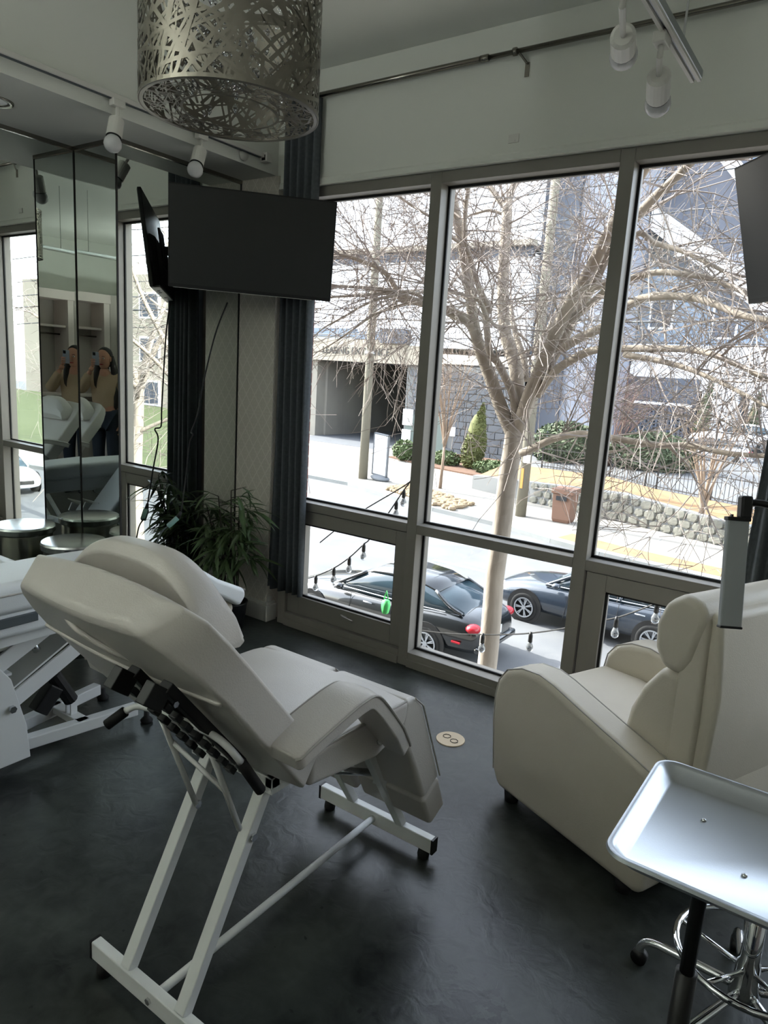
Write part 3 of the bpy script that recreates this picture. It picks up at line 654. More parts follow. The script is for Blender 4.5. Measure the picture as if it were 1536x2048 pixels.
lv.build('louvre_blades', 'facade_dark', B)['kind'] = 'stuff'
# stone blocks of the garage wall
rng = random.Random(5); blk = MB().cbox((0,0,0), (1.0, .12, .42)); bd = None
row = 0; z = ZS+.22
while z < 2.1:
    x = -26.95 + (.5 if row % 2 else 1.0)*.5
    while x < -18.9:
        L = rng.choice((.62, .8, .95, 1.1))
        if x+L > -18.55: L = -18.55-x
        inside_door = -26.9 < x+L/2 < -23.3 and z < -1.1
        if L > .25 and not (x+L/2 < -23.4 and z < -1.05):
            if bd is None:
                o = blk.build('stone_block', 'stone_grey', B, bevel=.02, seg=1); bd = o.data
            else:
                o = bpy.data.objects.new('stone_block', bd); COL.objects.link(o); o.parent = B
                md = o.modifiers.new('bevel', 'BEVEL'); md.width = .02; md.segments = 1
            ox = ORG[B.name]
            # mesh data is stored around the world origin minus the root position
            o.scale = (L-.03, 1, 1); c = Vector((x+L/2, YL-.02-rng.random()*.04, z))
            o.location = c - ox + Vector((ox.x*(L-.03), ox.y, ox.z))
        x += L
    z += .46; row += 1
dd = bp('service_door', 'door_green', [((-26.8, YL-.12, ZS), (-23.5, YL, -1.1))])
bp('notice', 'sign_white', [((-27.0, YL-.2, -1.9), (-26.2, YL-.12, -.8)), ]); bp('notice', 'sign_white', [((-27.0, YL-.2, -3.2), (-26.3, YL-.12, -2.2))]); bp('notice', 'sign_white', [((-23.2, YL-.16, -2.3), (-22.8, YL-.1, -1.7))])
def text(body, size, loc, rx, m, parent=None, ext=.03, width=None):
    cu = bpy.data.curves.new('t', 'FONT'); cu.body = body; cu.size = size; cu.extrude = ext; cu.space_character = 1.05
    to = bpy.data.objects.new('t', cu); COL.objects.link(to)
    dg = bpy.context.evaluated_depsgraph_get(); me = bpy.data.meshes.new_from_object(to.evaluated_get(dg)); bpy.data.objects.remove(to)
    xs = [v.co.x for v in me.vertices]; w0 = max(xs)-min(xs); k_ = (width/w0) if width else 1
    q = MB(Matrix.Translation(Vector(loc)) @ Matrix.Rotation(rx, 4, 'X'))
    q.add([(v.co.x*k_, v.co.y, v.co.z) for v in me.vertices], [tuple(p.vertices) for p in me.polygons]); bpy.data.meshes.remove(me)
    return q.build('lettering', m, parent, recalc=False)
text('LEASING ENTRANCE', .72, (-34.25, YL-.54, 2.70), math.radians(90), 'letter_dark', B, .03, 5.95)
bp('driveway_apron', 'stone_grey', [((-35.1, YL-3.2, ZS+.10), (-27.0, YL+14, ZS+.135))])

# ---- gabled apartments to the right
A = root('apartment_building', (-2, 46, -2), 'lavender grey apartments with white gable boards behind the bare branches', 'building')
bp('main_wall', 'facade_grey', [((-12.8, 46.0, -2.5), (16, 56, 9.5))], parent=A)
q = MB(); q.prism([(-12.8, 9.1), (-4.2, 4.2), (-4.2, 1.5), (-12.8, 1.5)], 1, 44.4, 46.0); q.build('lower_gable_wall', 'facade_blue', A)
q = MB(); q.prism([(-12.8, 12.2), (-2.2, 4.6), (-4.0, 4.4), (-12.8, 10.8)], 1, 44.2, 47.0); q.build('gable_board', 'facade_white', A)
q = MB(); q.prism([(-12.8, 17), (-9.0, 15.5), (-1.2, 5.2), (-3.0, 5.2), (-12.8, 12.2)], 1, 46.2, 52.0); q.build('roof', 'shingle', A)
q = MB(); q.prism([(-11.2, 16.2), (-10.2, 16.2), (-1.8, 6.4), (-2.8, 6.4)], 1, 45.9, 46.6); q.build('gable_board', 'facade_white', A)
q = MB(); q.prism([(-9.6, 16.5), (6, 16.5), (6, 5.2), (-1.0, 5.2)], 1, 46.5, 52.0); q.build('upper_roof', 'facade_blue', A)
bp('eave_band', 'facade_white', [((-12.8, 43.9, 1.6), (8, 46, 4.2))], parent=A)
bp('garage_band', 'facade_dark', [((-12.8, 43.8, -2.0), (-8.7, 46, 2.3))], parent=A)
bp('porch_wall', 'facade_white', [((-8.5, 43.7, -1.5), (-6.6, 46, 1.6)), ((-6.0, 43.7, -1.5), (8, 46, 1.6))], parent=A)
for wx, wz in ((-11.5,6.0),(-8.0,5.5),(-4,7),(0,7),(4,7),(0,3.4),(4,3.4),(-2,0)):
    wf = bp('window', 'facade_white', [((wx-.7, 43.62 if wz < 5 else 44.32, wz-.9), (wx+.7, 46, wz+.9))], parent=A)
    bp('glazing', 'facade_dark', [((wx-.58, 43.58 if wz < 5 else 44.28, wz-.78), (wx+.58, 43.7 if wz < 5 else 44.4, wz+.78))], parent=wf)
# beige block and others seen through the mirrors
C_ = root('beige_building', (34, 40, ZS), 'beige building far down the road seen in the wall mirrors', 'building')
bp('wall', 'facade_cream', [((22, 36, ZS), (60, 48, 8))], parent=C_)
for i in range(6):
    for j in range(3):
        wf = bp('window', 'facade_white', [((24+i*5.5, 35.9, -2.2+j*3.4), (26.6+i*5.5, 36.2, -.2+j*3.4))], parent=C_)
        bp('glazing', 'facade_dark', [((24.2+i*5.5, 35.86, -2.05+j*3.4), (26.4+i*5.5, 36.0, -.35+j*3.4))], parent=wf)
lawn = MB(); lawn.add([(14,22.2,ZS+.13),(60,14,ZS+.13),(60,34,ZS+1.6),(16,35,ZS+1.4)], [(0,1,2,3)]); struct(lawn.build('ground_lawn', 'grass'))

# ---- small things on the far pavement
S = root('sidewalk_sign', (-19.05, 27.1, ZS+.12), 'blank white sign board with grey base beside utility pole', 'sign')
T = Matrix.Translation((-19.05, 27.1, ZS+.12)) @ rotz(math.radians(-6)) @ Matrix.Rotation(math.radians(4), 4, 'X') @ Matrix.Rotation(math.radians(4), 4, 'Y')
fr = MB(T); fr.box((-.46,-.06,.22), (-.40,.06,2.25)).box((.40,-.06,.22), (.46,.06,2.25)).box((-.46,-.06,2.19), (.46,.06,2.25)).box((-.46,-.06,.22), (.46,.06,.28)); fr.build('frame', 'sign_grey', S)
for q in range(3): MB(T).box((-.40,-.045,.29+q*.635), (.40,.045,.29+q*.635+.62)).build('panel', 'sign_white', S)
bs = MB(T); bs.sph((.05,0,.12), (.55,.34,.15), 14, 8); bs.build('base', 'sign_grey', S, smooth=True)
N = root('waste_bin', (-9.05, 25.0, ZS+.12), 'tan brown litter bin standing on the far pavement', 'bin')
nb = MB(); rs = [[(-9.05+a*w, 25.0+b*w, z) for a, b in ((-1,-1),(1,-1),(1,1),(-1,1))] for w, z in ((.30,ZS+.12),(.34,ZS+.25),(.37,ZS+1.2))]; nb.rings(rs); nb.build('body', 'bin_brown', N, bevel=.03)
nl = MB(); nl.cbox((-9.05,25.0,ZS+1.30), (.84,.84,.2)); nl.build('lid', 'bin_brown', N, bevel=.03)
nl = MB(); nl.cbox((-9.05,24.57,ZS+1.05), (.4,.03,.16)); nl.build('opening', 'garage_dark', N)
rng = random.Random(11); rk = MB()
for i in range(420):
    t_ = rng.random(); x = -17.3 + 4.4*t_; y = 24.75 - .42*(x+16.4) + rng.random()*1.9
    if y < 24.2 - .33*(x+16.4)+.25: continue
    r = rng.uniform(.08, .17); rk.sph((x, y, ZS+.13+r*.35), (r*rng.uniform(.9,1.5), r, r*.7), 6, 4, rotz(rng.random()*6))
tag(rk.build('rock_bed', 'rock_tan'), 'bed of loose tan rocks around the small bare tree', 'rocks', kind='stuff')
# planting bed in front of the stone wall
struct(MB().prism([(-24,35.0),(-19.8,33.4),(-15.2,32.4),(-14.6,36),(-18.2,40.6),(-23.3,40.6)], 2, ZS+.1, ZS+.2).build('ground_mulch', 'mulch'))

def foliage(name, R, c, rad, n, size, m, seed, shape='ell', base=None):
    rng = random.Random(seed); f = MB(); c = Vector(c); rad = Vector(rad)
    for i in range(n):
        while True:
            p = Vector((rng.uniform(-1,1), rng.uniform(-1,1), rng.uniform(-1,1)))
            if .25 < p.length < 1: break
        p = p.normalized()*(p.length**.35)
        if shape == 'cone':
            t_ = (p.z+1)/2; p.x *= (1-t_*.88); p.y *= (1-t_*.88); p.x += (t_-.5)*.55
        q = c + Vector((p.x*rad.x, p.y*rad.y, p.z*rad.z)); a = Vector((rng.uniform(-1,1), rng.uniform(-1,1), rng.uniform(-.4,1))).normalized(); b = a.orthogonal().normalized()
        s = size*rng.uniform(.6,1.3)
        f.add([q-a*s, q+b*s*.45, q+a*s, q-b*s*.45], [(0,1,2,3)])
    core = MB(); core.sph(c-Vector((0,0,rad.z*.1)), rad*.72 if shape != 'cone' else Vector((rad.x*.55, rad.y*.55, rad.z*.8)), 12, 8)
    core.build('core', m, R, smooth=True)
    o = f.build(name, m, R, recalc=False); o['kind'] = 'stuff'; return o
def shrub(name, c, rad, n, size, m, seed, label, cat='shrub', shape='ell', group=None):
    R = root(name, (c[0], c[1], c[2]-rad[2]), label, cat, group)
    foliage('foliage', R, c, rad, n, size, m, seed, shape)
    st = MB(); st.tube([(c[0],c[1],c[2]-rad[2]-.15), (c[0],c[1],c[2])], .05, 6); st.build('stem', 'stem', R); return R
shrub('clipped_bush', (-22.6,34.6,ZS+.75), (.72,.72,.62), 700, .12, 'bush_green', 1, 'rounded green bush beside the garage mouth')
shrub('cypress', (-18.1,34.9,ZS+2.0), (.95,.95,1.85), 2600, .13, 'cypress_green', 2, 'leaning golden green cypress against the grey stone wall', 'tree', 'cone')
shrub('low_shrub', (-20.0,35.0,ZS+.55), (.95,.6,.45), 700, .11, 'bush_green', 3, 'low green shrub left of the cypress')
shrub('low_shrub', (-16.4,34.0,ZS+.5), (1.3,.6,.42), 900, .11, 'bush_green', 4, 'low green shrub right of the cypress')
shrub('hedge', (-12.6,34.2,-1.5), (1.9,1.2,1.25), 2600, .14, 'hedge_green', 5, 'dense evergreen hedge behind the iron fence beside the pole')
shrub('hedge', (-8.3,33.6,-1.4), (2.0,1.1,1.1), 2600, .14, 'hedge_green', 6, 'straggly grey green hedge behind the iron fence beyond the mullion')
shrub('conifer', (-8.1,43.0,.3), (.6,.6,2.0), 900, .16, 'hedge_green', 8, 'narrow dark conifer in front of the apartments, left of two', 'tree', 'cone')
shrub('conifer', (-5.6,43.0,.1), (.55,.55,1.7), 900, .16, 'hedge_green', 9, 'narrow dark conifer in front of the apartments, right of two', 'tree', 'cone')
def vase(name, loc, h0, h1, spread, label, m, seed, r=.06, n=9, fork=.4):
    rng = random.Random(seed); R = root(name, loc, label, 'tree'); b = Vector(loc)
    if fork > 0:
        t_ = MB(); t_.tube([b, b+Vector((.03,0,h0*.5)), b+Vector((.05,0,h0))], [r*1.5, r*1.2, r*1.1], 8); t_.build('trunk', m, R, smooth=True)
    tw = MB()
    for i in range(n):
        a = 2*math.pi*i/n + rng.uniform(-.3,.3); e = Vector((math.cos(a)*spread*rng.uniform(.4,1), math.sin(a)*spread*rng.uniform(.4,1), h1*rng.uniform(.8,1)))
        s0 = b + Vector((.05,0,h0*rng.uniform(.9,1.0))) if fork > 0 else b+Vector((rng.uniform(-.1,.1), rng.uniform(-.1,.1), 0))
        mid = s0 + Vector((e.x*.35, e.y*.35, (e.z-h0)*.5)); end = b + e
        l = MB(); l.tube(bez([s0, mid, end], 4), [r*(1-.8*k_/8) for k_ in range(9)], 6); l.build('limb', m, R, smooth=True)
        for q in range(7):
            t0 = rng.uniform(.35, 1); p = s0.lerp(mid, t0*2) if t0 < .5 else mid.lerp(end, t0*2-1)
            grow(tw, rng, p, (e.normalized()*.6+Vector((rng.uniform(-.5,.5), rng.uniform(-.5,.5), .7))), spread*.9, r*.22, 2, 0, 3, (2,3), 4)
    tw.build('twigs', m, R, recalc=False)['kind'] = 'stuff'; return R
vase('sapling', (-15.95,27.6,ZS+.12), 2.0, 6.2, 1.7, 'slender bare sapling growing out of the tan rock bed', 'crape_bark', 3, .055, 10)
vase('crape_myrtle', (-4.4,25.6,-2.45), .1, 3.4, 1.3, 'pale multi stemmed bare shrub tree above the stone wall', 'crape_bark', 4, .065, 8, 0)
vase('redbud', (-10.3,33.6,-2.3), .3, 3.6, 2.0, 'twiggy reddish bare shrub beyond the iron fence', 'redbud', 6, .05, 14, 0)

# ---- stone retaining wall, bank, fence
wp = [(-15.0,28.9),(-11.6,27.9),(-7.5,26.9),(-4.0,25.75),(0,24.5),(8,22.3)]
tops = [-2.85,-2.62,-2.38,-2.62,-2.6,-2.6]
W_ = MB()
for i in range(len(wp)-1):
    (x0,y0),(x1,y1) = wp[i], wp[i+1]; dx, dy = x1-x0, y1-y0; L = math.hypot(dx, dy); n_ = Vector((dy/L, -dx/L, 0))*-.0
    W_.add([(x0,y0,ZS),(x1,y1,ZS),(x1,y1,tops[i+1]),(x0,y0,tops[i]),(x0,y0+.45,ZS),(x1,y1+.45,ZS),(x1,y1+.45,tops[i+1]),(x0,y0+.45,tops[i])], [(0,1,2,3),(5,4,7,6),(3,2,6,7),(0,3,7,4),(1,5,6,2)])
WO = struct(W_.build('wall_retaining', 'mortar')); ow = ORG[WO.name]
rng = random.Random(17); protos = []
for q in range(5):
    m_ = MB(); m_.sph((0,0,0), (1,1,1), 7, 5)
    for v in m_.v:
        k_ = 1+.25*mnoise.noise(v*1.7+Vector((q*5,0,0))); v *= k_; v.x = max(-.82, min(.82, v.x)); v.z = max(-.8, min(.8, v.z)); v.y = max(-.6, min(.6, v.y))
    me = bpy.data.meshes.new('stone'); me.from_pydata([tuple(v) for v in m_.v], [], m_.f); me.materials.append(MATS['stone_tan']); protos.append(me)
for i in range(1, 4):
    (x0,y0),(x1,y1) = wp[i], wp[i+1]; L = math.hypot(x1-x0, y1-y0); ang = math.atan2(y1-y0, x1-x0)
    u = 0
    cols = int(L/.46)
    for c in range(cols):
        t_ = (c+.5)/cols; top = tops[i]+(tops[i+1]-tops[i])*t_; H = top-ZS-.12
        rows = 3
        for r_ in range(rows):
            tt = t_ + (.25/cols if r_ % 2 else -.2/cols)
            o = bpy.data.objects.new('stone', protos[rng.randrange(5)]); COL.objects.link(o); o.parent = WO
            o.scale = (.26*rng.uniform(.85,1.2), .12*rng.uniform(.8,1.3), H/rows*.56*rng.uniform(.85,1.1)); o.rotation_euler = (0, rng.uniform(-.12,.12), ang)
            o.location = Vector((x0+(x1-x0)*tt, y0+(y1-y0)*tt-.0, ZS+.12+H*(r_+.5)/rows)) - ow
bank = MB(); bb = []
top2 = [(-15.0,32.5,-2.55),(-12.9,31.9,-2.45),(-9.4,31.2,-2.35),(-6.9,29.3,-2.35),(-1.5,26.9,-2.35),(8,24.5,-2.3)]
for i in range(len(wp)-1):
    bank.quad((wp[i][0], wp[i][1]+.4, tops[i]-.06), (wp[i+1][0], wp[i+1][1]+.4, tops[i+1]-.06), top2[i+1], top2[i])
struct(bank.build('ground_bank', 'leaf_litter'))
lot = MB(); lot.add([top2[0], top2[1], top2[2], top2[3], top2[4], top2[5], (16,44,-1.0), (-13.2,46,-1.0)], [(0,1,7),(1,2,7),(2,3,7),(3,4,6,7),(4,5,6)]); struct(lot.build('ground_lot', 'asphalt'))
FN = root('iron_fence', (-8, 30, -2.4), 'black iron picket fence on the leafy bank above the stone wall', 'fence')
ofn = ORG[FN.name]; pk = None; post = None
for i in range(1, 5):
    a = Vector(top2[i]); b = Vector(top2[i+1]) if i < 4 else Vector((2.2,25.9,-2.32)); L = (b-a).length
    for zz in (.1, .92):
        rl = MB(); rl.beam(a+Vector((0,0,zz)), b+Vector((0,0,zz)), .03, .035); rl.build('rail', 'iron', FN)
    n_ = int(L/.17)
    for c in range(n_):
        p = a.lerp(b, c/n_)
        big = c % 14 == 0
        if (post if big else pk) is None:
            w_ = .03 if big else .009
            me = bpy.data.meshes.new('post' if big else 'picket'); me.from_pydata([(-w_,-w_,0),(w_,-w_,0),(w_,w_,0),(-w_,w_,0),(-w_,-w_,1.0),(w_,-w_,1.0),(w_,w_,1.0),(-w_,w_,1.0)], [], [(0,3,2,1),(4,5,6,7),(0,1,5,4),(1,2,6,5),(2,3,7,6),(3,0,4,7)]); me.materials.append(MATS['iron'])
            if big: post = me
            else: pk = me
        o = bpy.data.objects.new('post' if big else 'picket', post if big else pk); COL.objects.link(o); o.parent = FN; o.location = p - ofn + Vector((0,0,.02 if not big else 0)); o.scale.z = 1.08 if big else 1
# dark lattice screen
LT = root('lattice_screen', (-10.5, 45, -1), 'dark woven lattice screen in front of the apartments', 'screen'); ol = ORG[LT.name]
q = MB(); q.box((-12.2,43.3,.72), (-8.9,43.45,.86)); q.build('top_rail', 'facade_white', LT)
for i in range(9):
    q = MB(); q.box((-12.1, 43.36, -1.0+i*.19), (-8.95, 43.42, -.90+i*.19)); q.build('slat', 'facade_dark', LT)
for i in range(15):
    q = MB(); q.box((-12.1+i*.22, 43.33, -1.05), (-12.0+i*.22, 43.37, .75)); q.build('slat', 'facade_dark', LT)

# ---- string lights outside
SLAB = ['short upper strand of string lights outside the left window', 'slanting strand of string lights crossing the lower left pane', 'sagging strand of string lights crossing the lower middle pane']
bi = 0
for i, (s_, nb) in enumerate(zip(LIGHT_STRANDS, (2, 4, 4))):
    R = root('string_lights', s_[len(s_)//2], SLAB[i], 'string lights', 'outdoor string lights')
    w = MB(); w.tube(bez(s_, 4), .006, 5); w.build('cord', 'cable', R)
    for p0 in LIGHT_BULBS[bi:bi+nb]:
        p0 = Vector(p0); c = MB(); c.tube([p0+Vector((0,0,.008)), p0+Vector((0,0,-.02)), p0+Vector((0,0,-.07))], [.010,.017,.017], 8); so2 = c.build('socket', 'black_plastic', R, smooth=True)
        c = MB(); c.lathe([(.012,-.07),(.018,-.085),(.028,-.11),(.026,-.135),(.012,-.15),(.001,-.153)], 10, p0); c.build('bulb', 'bulb_glass', so2, smooth=True)
    bi += nb
g = Vector(GREEN[0]); gm = MB()
gm.rings([[(g.x+a*w, g.y+b*.02, z) for a, b in ((-1,-1),(1,-1),(1,1),(-1,1))] for w, z in ((.022,g.z+.02),(.034,g.z-.02),(.028,g.z-.06),(.018,g.z-.095))])
gm.tube([(g.x-.02,g.y,g.z+.03),(g.x,g.y,g.z+.10),(g.x+.02,g.y,g.z+.03)], .006, 5)
tag(gm.build('green_ribbon', 'green_cloth', smooth=True), 'bright green ribbon hanging outside the lower left pane', 'ribbon')
# ------------------------------------------------------------------ front treatment bed
def soft(o, w, seg=4):
    md = o.modifiers.new('bevel', 'BEVEL'); md.width = w; md.segments = seg; md.limit_method = 'ANGLE'; md.angle_limit = math.radians(25)
    for p in o.data.polygons: p.use_smooth = True
    wn_ = o.modifiers.new('wn', 'WEIGHTED_NORMAL'); wn_.keep_sharp = False
    return o
def facial_bed(R, cx):
    def X(a): return cx + a
    # base beams
    for y0, y1 in ((.900, .928), (1.830, 1.860)):
        b = MB(); b.box((cx-.243, y0, .035), (cx+.243, y1, .086)); bo = b.build('base_beam', 'white_metal', R, bevel=.003)
        for s in (-1, 1):
            c = MB(); c.box((cx+s*.243-.004, y0-.001, .034), (cx+s*.243+.004, y1+.001, .087)); c.build('end_cap', 'black_plastic', bo)
            f = MB(); f.lathe([(.001,0),(.019,0),(.021,.012),(.017,.036),(.001,.036)], 14, (cx+s*.205, (y0+y1)/2, 0)); f.build('foot', 'rubber', bo, smooth=True)
        h = MB(); h.tube([(cx, y0-.006, .06), (cx, y0, .06)], .009, 6); h.build('bolt', 'steel', bo)
    b = MB(); b.tube([(cx, .928, .06), (cx, 1.83, .06)], .0115, 12); b.build('brace_tube', 'white_metal', R, smooth=True)
    # legs
    for x in (-.100, .108):
        l = MB(); l.beam((X(x), .914, .084), (X(x), 1.19, .60), .030, .034, (1,0,0)); lo = l.build('rear_leg', 'white_metal', R, bevel=.003)
        h = MB(); h.tube([(X(x)+.014, 1.115, .45), (X(x)+.024, 1.115, .45)], .011, 6); h.build('bolt', 'steel', lo)
        l = MB(); l.beam((X(x), 1.845, .084), (X(x), 1.585, .50), .028, .032, (1,0,0)); l.build('front_leg', 'white_metal', R, bevel=.003)
    u = MB(); u.box((X(-.15), 1.15, .555), (X(-.125), 1.60, .600)).box((X(.125), 1.15, .555), (X(.15), 1.60, .600)).box((X(-.15), 1.15, .57), (X(.15), 1.18, .60)).box((X(-.15), 1.57, .55), (X(.15), 1.60, .60)); u.build('seat_frame', 'white_metal', R, bevel=.003)
    # backrest slab: rings along its length, from hinge to head
    c0 = cx - .02
    st = [((1.115,.646),(1.172,.716),.305,.300),((1.06,.712),(1.13,.770),.315,.305),((.967,.824),(1.040,.880),.315,.308),((.859,.957),(.930,1.015),.315,.310),((.812,1.016),(.880,1.075),.292,.308),((.770,1.068),(.838,1.124),.250,.296),((.742,1.102),(.812,1.150),.205,.255),((.744,1.122),(.800,1.160),.165,.195)]
    b = MB(); rs = []
    for (yb, zb), (yf, zf), wb, wf in st:
        ring = []
        nb = 9
        for k in range(nb):
            t = -1 + 2*k/(nb-1); bow = .012*(1-t*t); ring.append((c0+t*wb, yb-bow*.77, zb-bow*.63))
        for k in range(nb):
            t = 1 - 2*k/(nb-1); bow = .016*(1-t*t); ring.append((c0+t*wf, yf+bow*.77, zf+bow*.63))
        rs.append(ring)
    b.rings(rs); bo = b.build('backrest', 'leather', R); soft(bo, .022, 3)
    q = MB(); q.tube(bez([(c0-.305,.857,.956),(c0-.15,.851,.950),(c0,.849,.948),(c0+.15,.851,.950),(c0+.305,.857,.956)], 4), .0055, 6); q.build('seam', 'leather', bo, smooth=True)
    # face opening in the back, a lens-shaped slot with a rolled lip
    q = MB(); q.tube(bez([(c0-.085,.775,1.058),(c0-.03,.770,1.040),(c0+.04,.800,1.006),(c0+.07,.832,.985)], 5), [.003]+[.006]*14+[.003], 8); q.build('face_slot_lip', 'leather', bo, smooth=True)
    # head pillow
    p = MB(); prof = []
    n = 22; rs = []
    hw = .240; pc = c0-.018
    for k in range(n+1):
        t = -1 + 2*k/n; x = t*hw
        e = max(0, abs(x)-(hw-.20))/.20; top = 1.208 - .168*(1-math.sqrt(max(0, 1-e*e)))
        zt = top; zb = 1.015; h = zt-zb
        rs.append([(pc+x, .925, zb), (pc+x, .905, zb+h*.35), (pc+x, .872, zb+h*.85), (pc+x, .890, zt-.002), (pc+x, .925, zt), (pc+x, .957, zt-.012), (pc+x, .992, zb+h*.55), (pc+x, 1.000, zb+h*.2), (pc+x, .985, zb-.005)])
    p.rings(rs); po = p.build('head_pillow', 'leather', R); soft(po, .014, 3)
    q = MB(); q.tube([(c0-.23, .9, 1.02), (c0+.19, .9, 1.02)], .004, 6); q.build('seam', 'piping', po)
    # seat
    s = MB(); s.rings([[(X(-.30), y, zb), (X(.27), y, zb), (X(.275), y, zt-.01), (X(.14), y, zt+.004), (X(-.02), y, zt), (X(-.18), y, zt+.004), (X(-.305), y, zt-.01)] for y, zb, zt in ((1.150,.626,.728),(1.30,.602,.722),(1.43,.580,.715),(1.52,.600,.712),(1.57,.635,.705))])
    so_ = s.build('seat', 'leather', R); soft(so_, .016, 4)
    q = MB(); q.tube([(X(.277), 1.155, .722), (X(.277), 1.42, .710), (X(.276), 1.55, .703)], .0035, 6); q.build('piping', 'piping', so_)
    # leg and foot pads, two of each
    for x0, x1 in ((-.302, -.022), (-.008, .272)):
        g = MB(); g.prism([(1.560,.700),(1.610,.693),(1.652,.655),(1.725,.500),(1.790,.360),(1.700,.315),(1.620,.470),(1.540,.610)], 0, X(x0), X(x1)); go = g.build('leg_pad', 'leather', R); soft(go, .016, 4)
        q = MB(); q.tube([(X(x1)+.002, 1.60,.692), (X(x1)+.002, 1.648,.652), (X(x1)+.002, 1.785,.362)], .003, 5); q.build('piping', 'piping', go)
        g = MB(); g.prism([(1.793,.352),(1.850,.226),(1.765,.190),(1.703,.306)], 0, X(x0)+.004, X(x1)-.004); g_ = g.build('foot_pad', 'leather', R); soft(g_, .014, 4)
    # armrests: padded bands bent over an elbow
    for s_ in (-1, 1):
        a = MB(); path = bez([(.990,.812),(1.040,.828),(1.150,.852),(1.215,.862),(1.262,.858),(1.305,.822),(1.390,.725),(1.475,.628)], 4)
        xc = X(.325*s_ - .01)
        rs = []
        P = [Vector((0, p_[0], p_[1])) for p_ in [(q.x, q.y) for q in [Vector((v[0], v[1], 0)) for v in path]]]
        for i, p_ in enumerate(P):
            d = (P[min(i+1, len(P)-1)] - P[max(i-1, 0)]).normalized(); nn = Vector((0, -d.z, d.y))
            t = i/(len(P)-1); w = .056*min(1, .84+3.5*t, .5+3.5*(1-t)); th = .036
            rs.append([(xc-w, *(p_ - nn*th)[1:]), (xc+w, *(p_ - nn*th)[1:]), (xc+w, *p_[1:]), (xc+w*.4, *(p_ + nn*.006)[1:]), (xc-w*.4, *(p_ + nn*.006)[1:]), (xc-w, *p_[1:])])
        a.rings(rs); ao = a.build('armrest', 'leather', R); soft(ao, .010, 3)
        q = MB()
        for sx in (-1, 1): q.tube([Vector((xc+sx*.057*min(1, .84+3.5*i/(len(P)-1), .5+3.5*(1-i/(len(P)-1))), p_.y, p_.z-.003)) for i, p_ in enumerate(P)], .0032, 5)
        q.build('piping', 'piping', ao)
        q = MB(); q.tube([(xc-.03*s_, 1.42, .64), (X(.24*s_), 1.46, .60)], .010, 8); q.build('bracket', 'steel', ao)
    # rake mechanism under the backrest
    for x in (.09, .19):
        k = MB(); k.beam((X(x), .800, .985), (X(x), 1.000, .735), .022, .030, (1,0,0))
        for i in range(8):
            t = i/7; y = .815+(.985-.815)*t; z = .945+(.735-.945)*t; k.cbox((X(x), y-.012, z-.006), (.022, .014, .022), Matrix.Rotation(math.radians(38), 4, 'X'))
        k.cbox((X(x), .775, .972), (.026, .05, .045), Matrix.Rotation(math.radians(-38), 4, 'X')); ko = k.build('ratchet_rack', 'black_plastic', R, bevel=.002)
        k = MB(); k.tube([(X(x)+.012,.815,.945),(X(x)+.016,.815,.945)], .007, 6); k.build('bolt', 'steel', ko)
    hb = MB(); hb.tube(bez([(X(-.03),.865,.83),(X(.0),.885,.845),(X(.10),.90,.845),(X(.20),.905,.845),(X(.245),.912,.83),(X(.262),.935,.79)], 4), .008, 8); ho = hb.build('handle_bar', 'white_metal', R, smooth=True)
    for a_, b_ in (((X(.262),.935,.79),(X(.272),.985,.705)), ((X(-.03),.865,.83),(X(-.055),.835,.80))):
        g = MB(); g.tube([a_, b_], .012, 10); g.build('grip', 'rubber', ho, smooth=True)
    for x in (-.03, .13):
        g = MB(); g.tube([(X(x), .955, .79), (X(x)-.012, 1.075, .49)], .0075, 8); g.build('strut', 'white_metal', R, smooth=True)
    g = MB(); g.tube([(X(-.035), .995, .70), (X(.125), 1.03, .61)], .006, 8); g.build('strut_tie', 'white_metal', R, smooth=True)
    g = MB()
    for i in range(26): g.tube([(X(.02)+.004*i, 1.07, .655+.006*math.sin(i*2.2)), (X(.02)+.004*(i+1), 1.07, .655+.006*math.sin(i*2.2+2.2))], .004, 5)
    g.build('spring', 'steel', R)
    # foot-end lever and gas strut
    g = MB(); g.tube([(X(.01), 1.48, .42), (X(.075), 1.70, .33)], .012, 10); g.build('gas_strut', 'steel', R, smooth=True)
    g = MB(); g.beam((X(.07), 1.60, .56), (X(.085), 1.72, .30), .012, .045, (1,0,0)); go = g.build('hinge_plate', 'white_metal', R, bevel=.004)
    g = MB(); g.tube([(X(.076), 1.635, .53), (X(.10), 1.635, .53)], .012, 6); g.build('bolt', 'steel', go)
    g = MB(); g.tube([(X(.08), 1.70, .30), (X(.12), 1.735, .285)], .006, 8); lv_ = g.build('lever', 'white_metal', R, smooth=True)
    g = MB(); g.tube([(X(.12), 1.735, .285), (X(.185), 1.79, .262)], .012, 10); g.build('grip', 'rubber', lv_, smooth=True)
FB = root('treatment_bed', (-1.225, 1.38, 0), 'cream leather reclining treatment bed in the foreground on white A-frame legs', 'bed')
facial_bed(FB, -1.225)

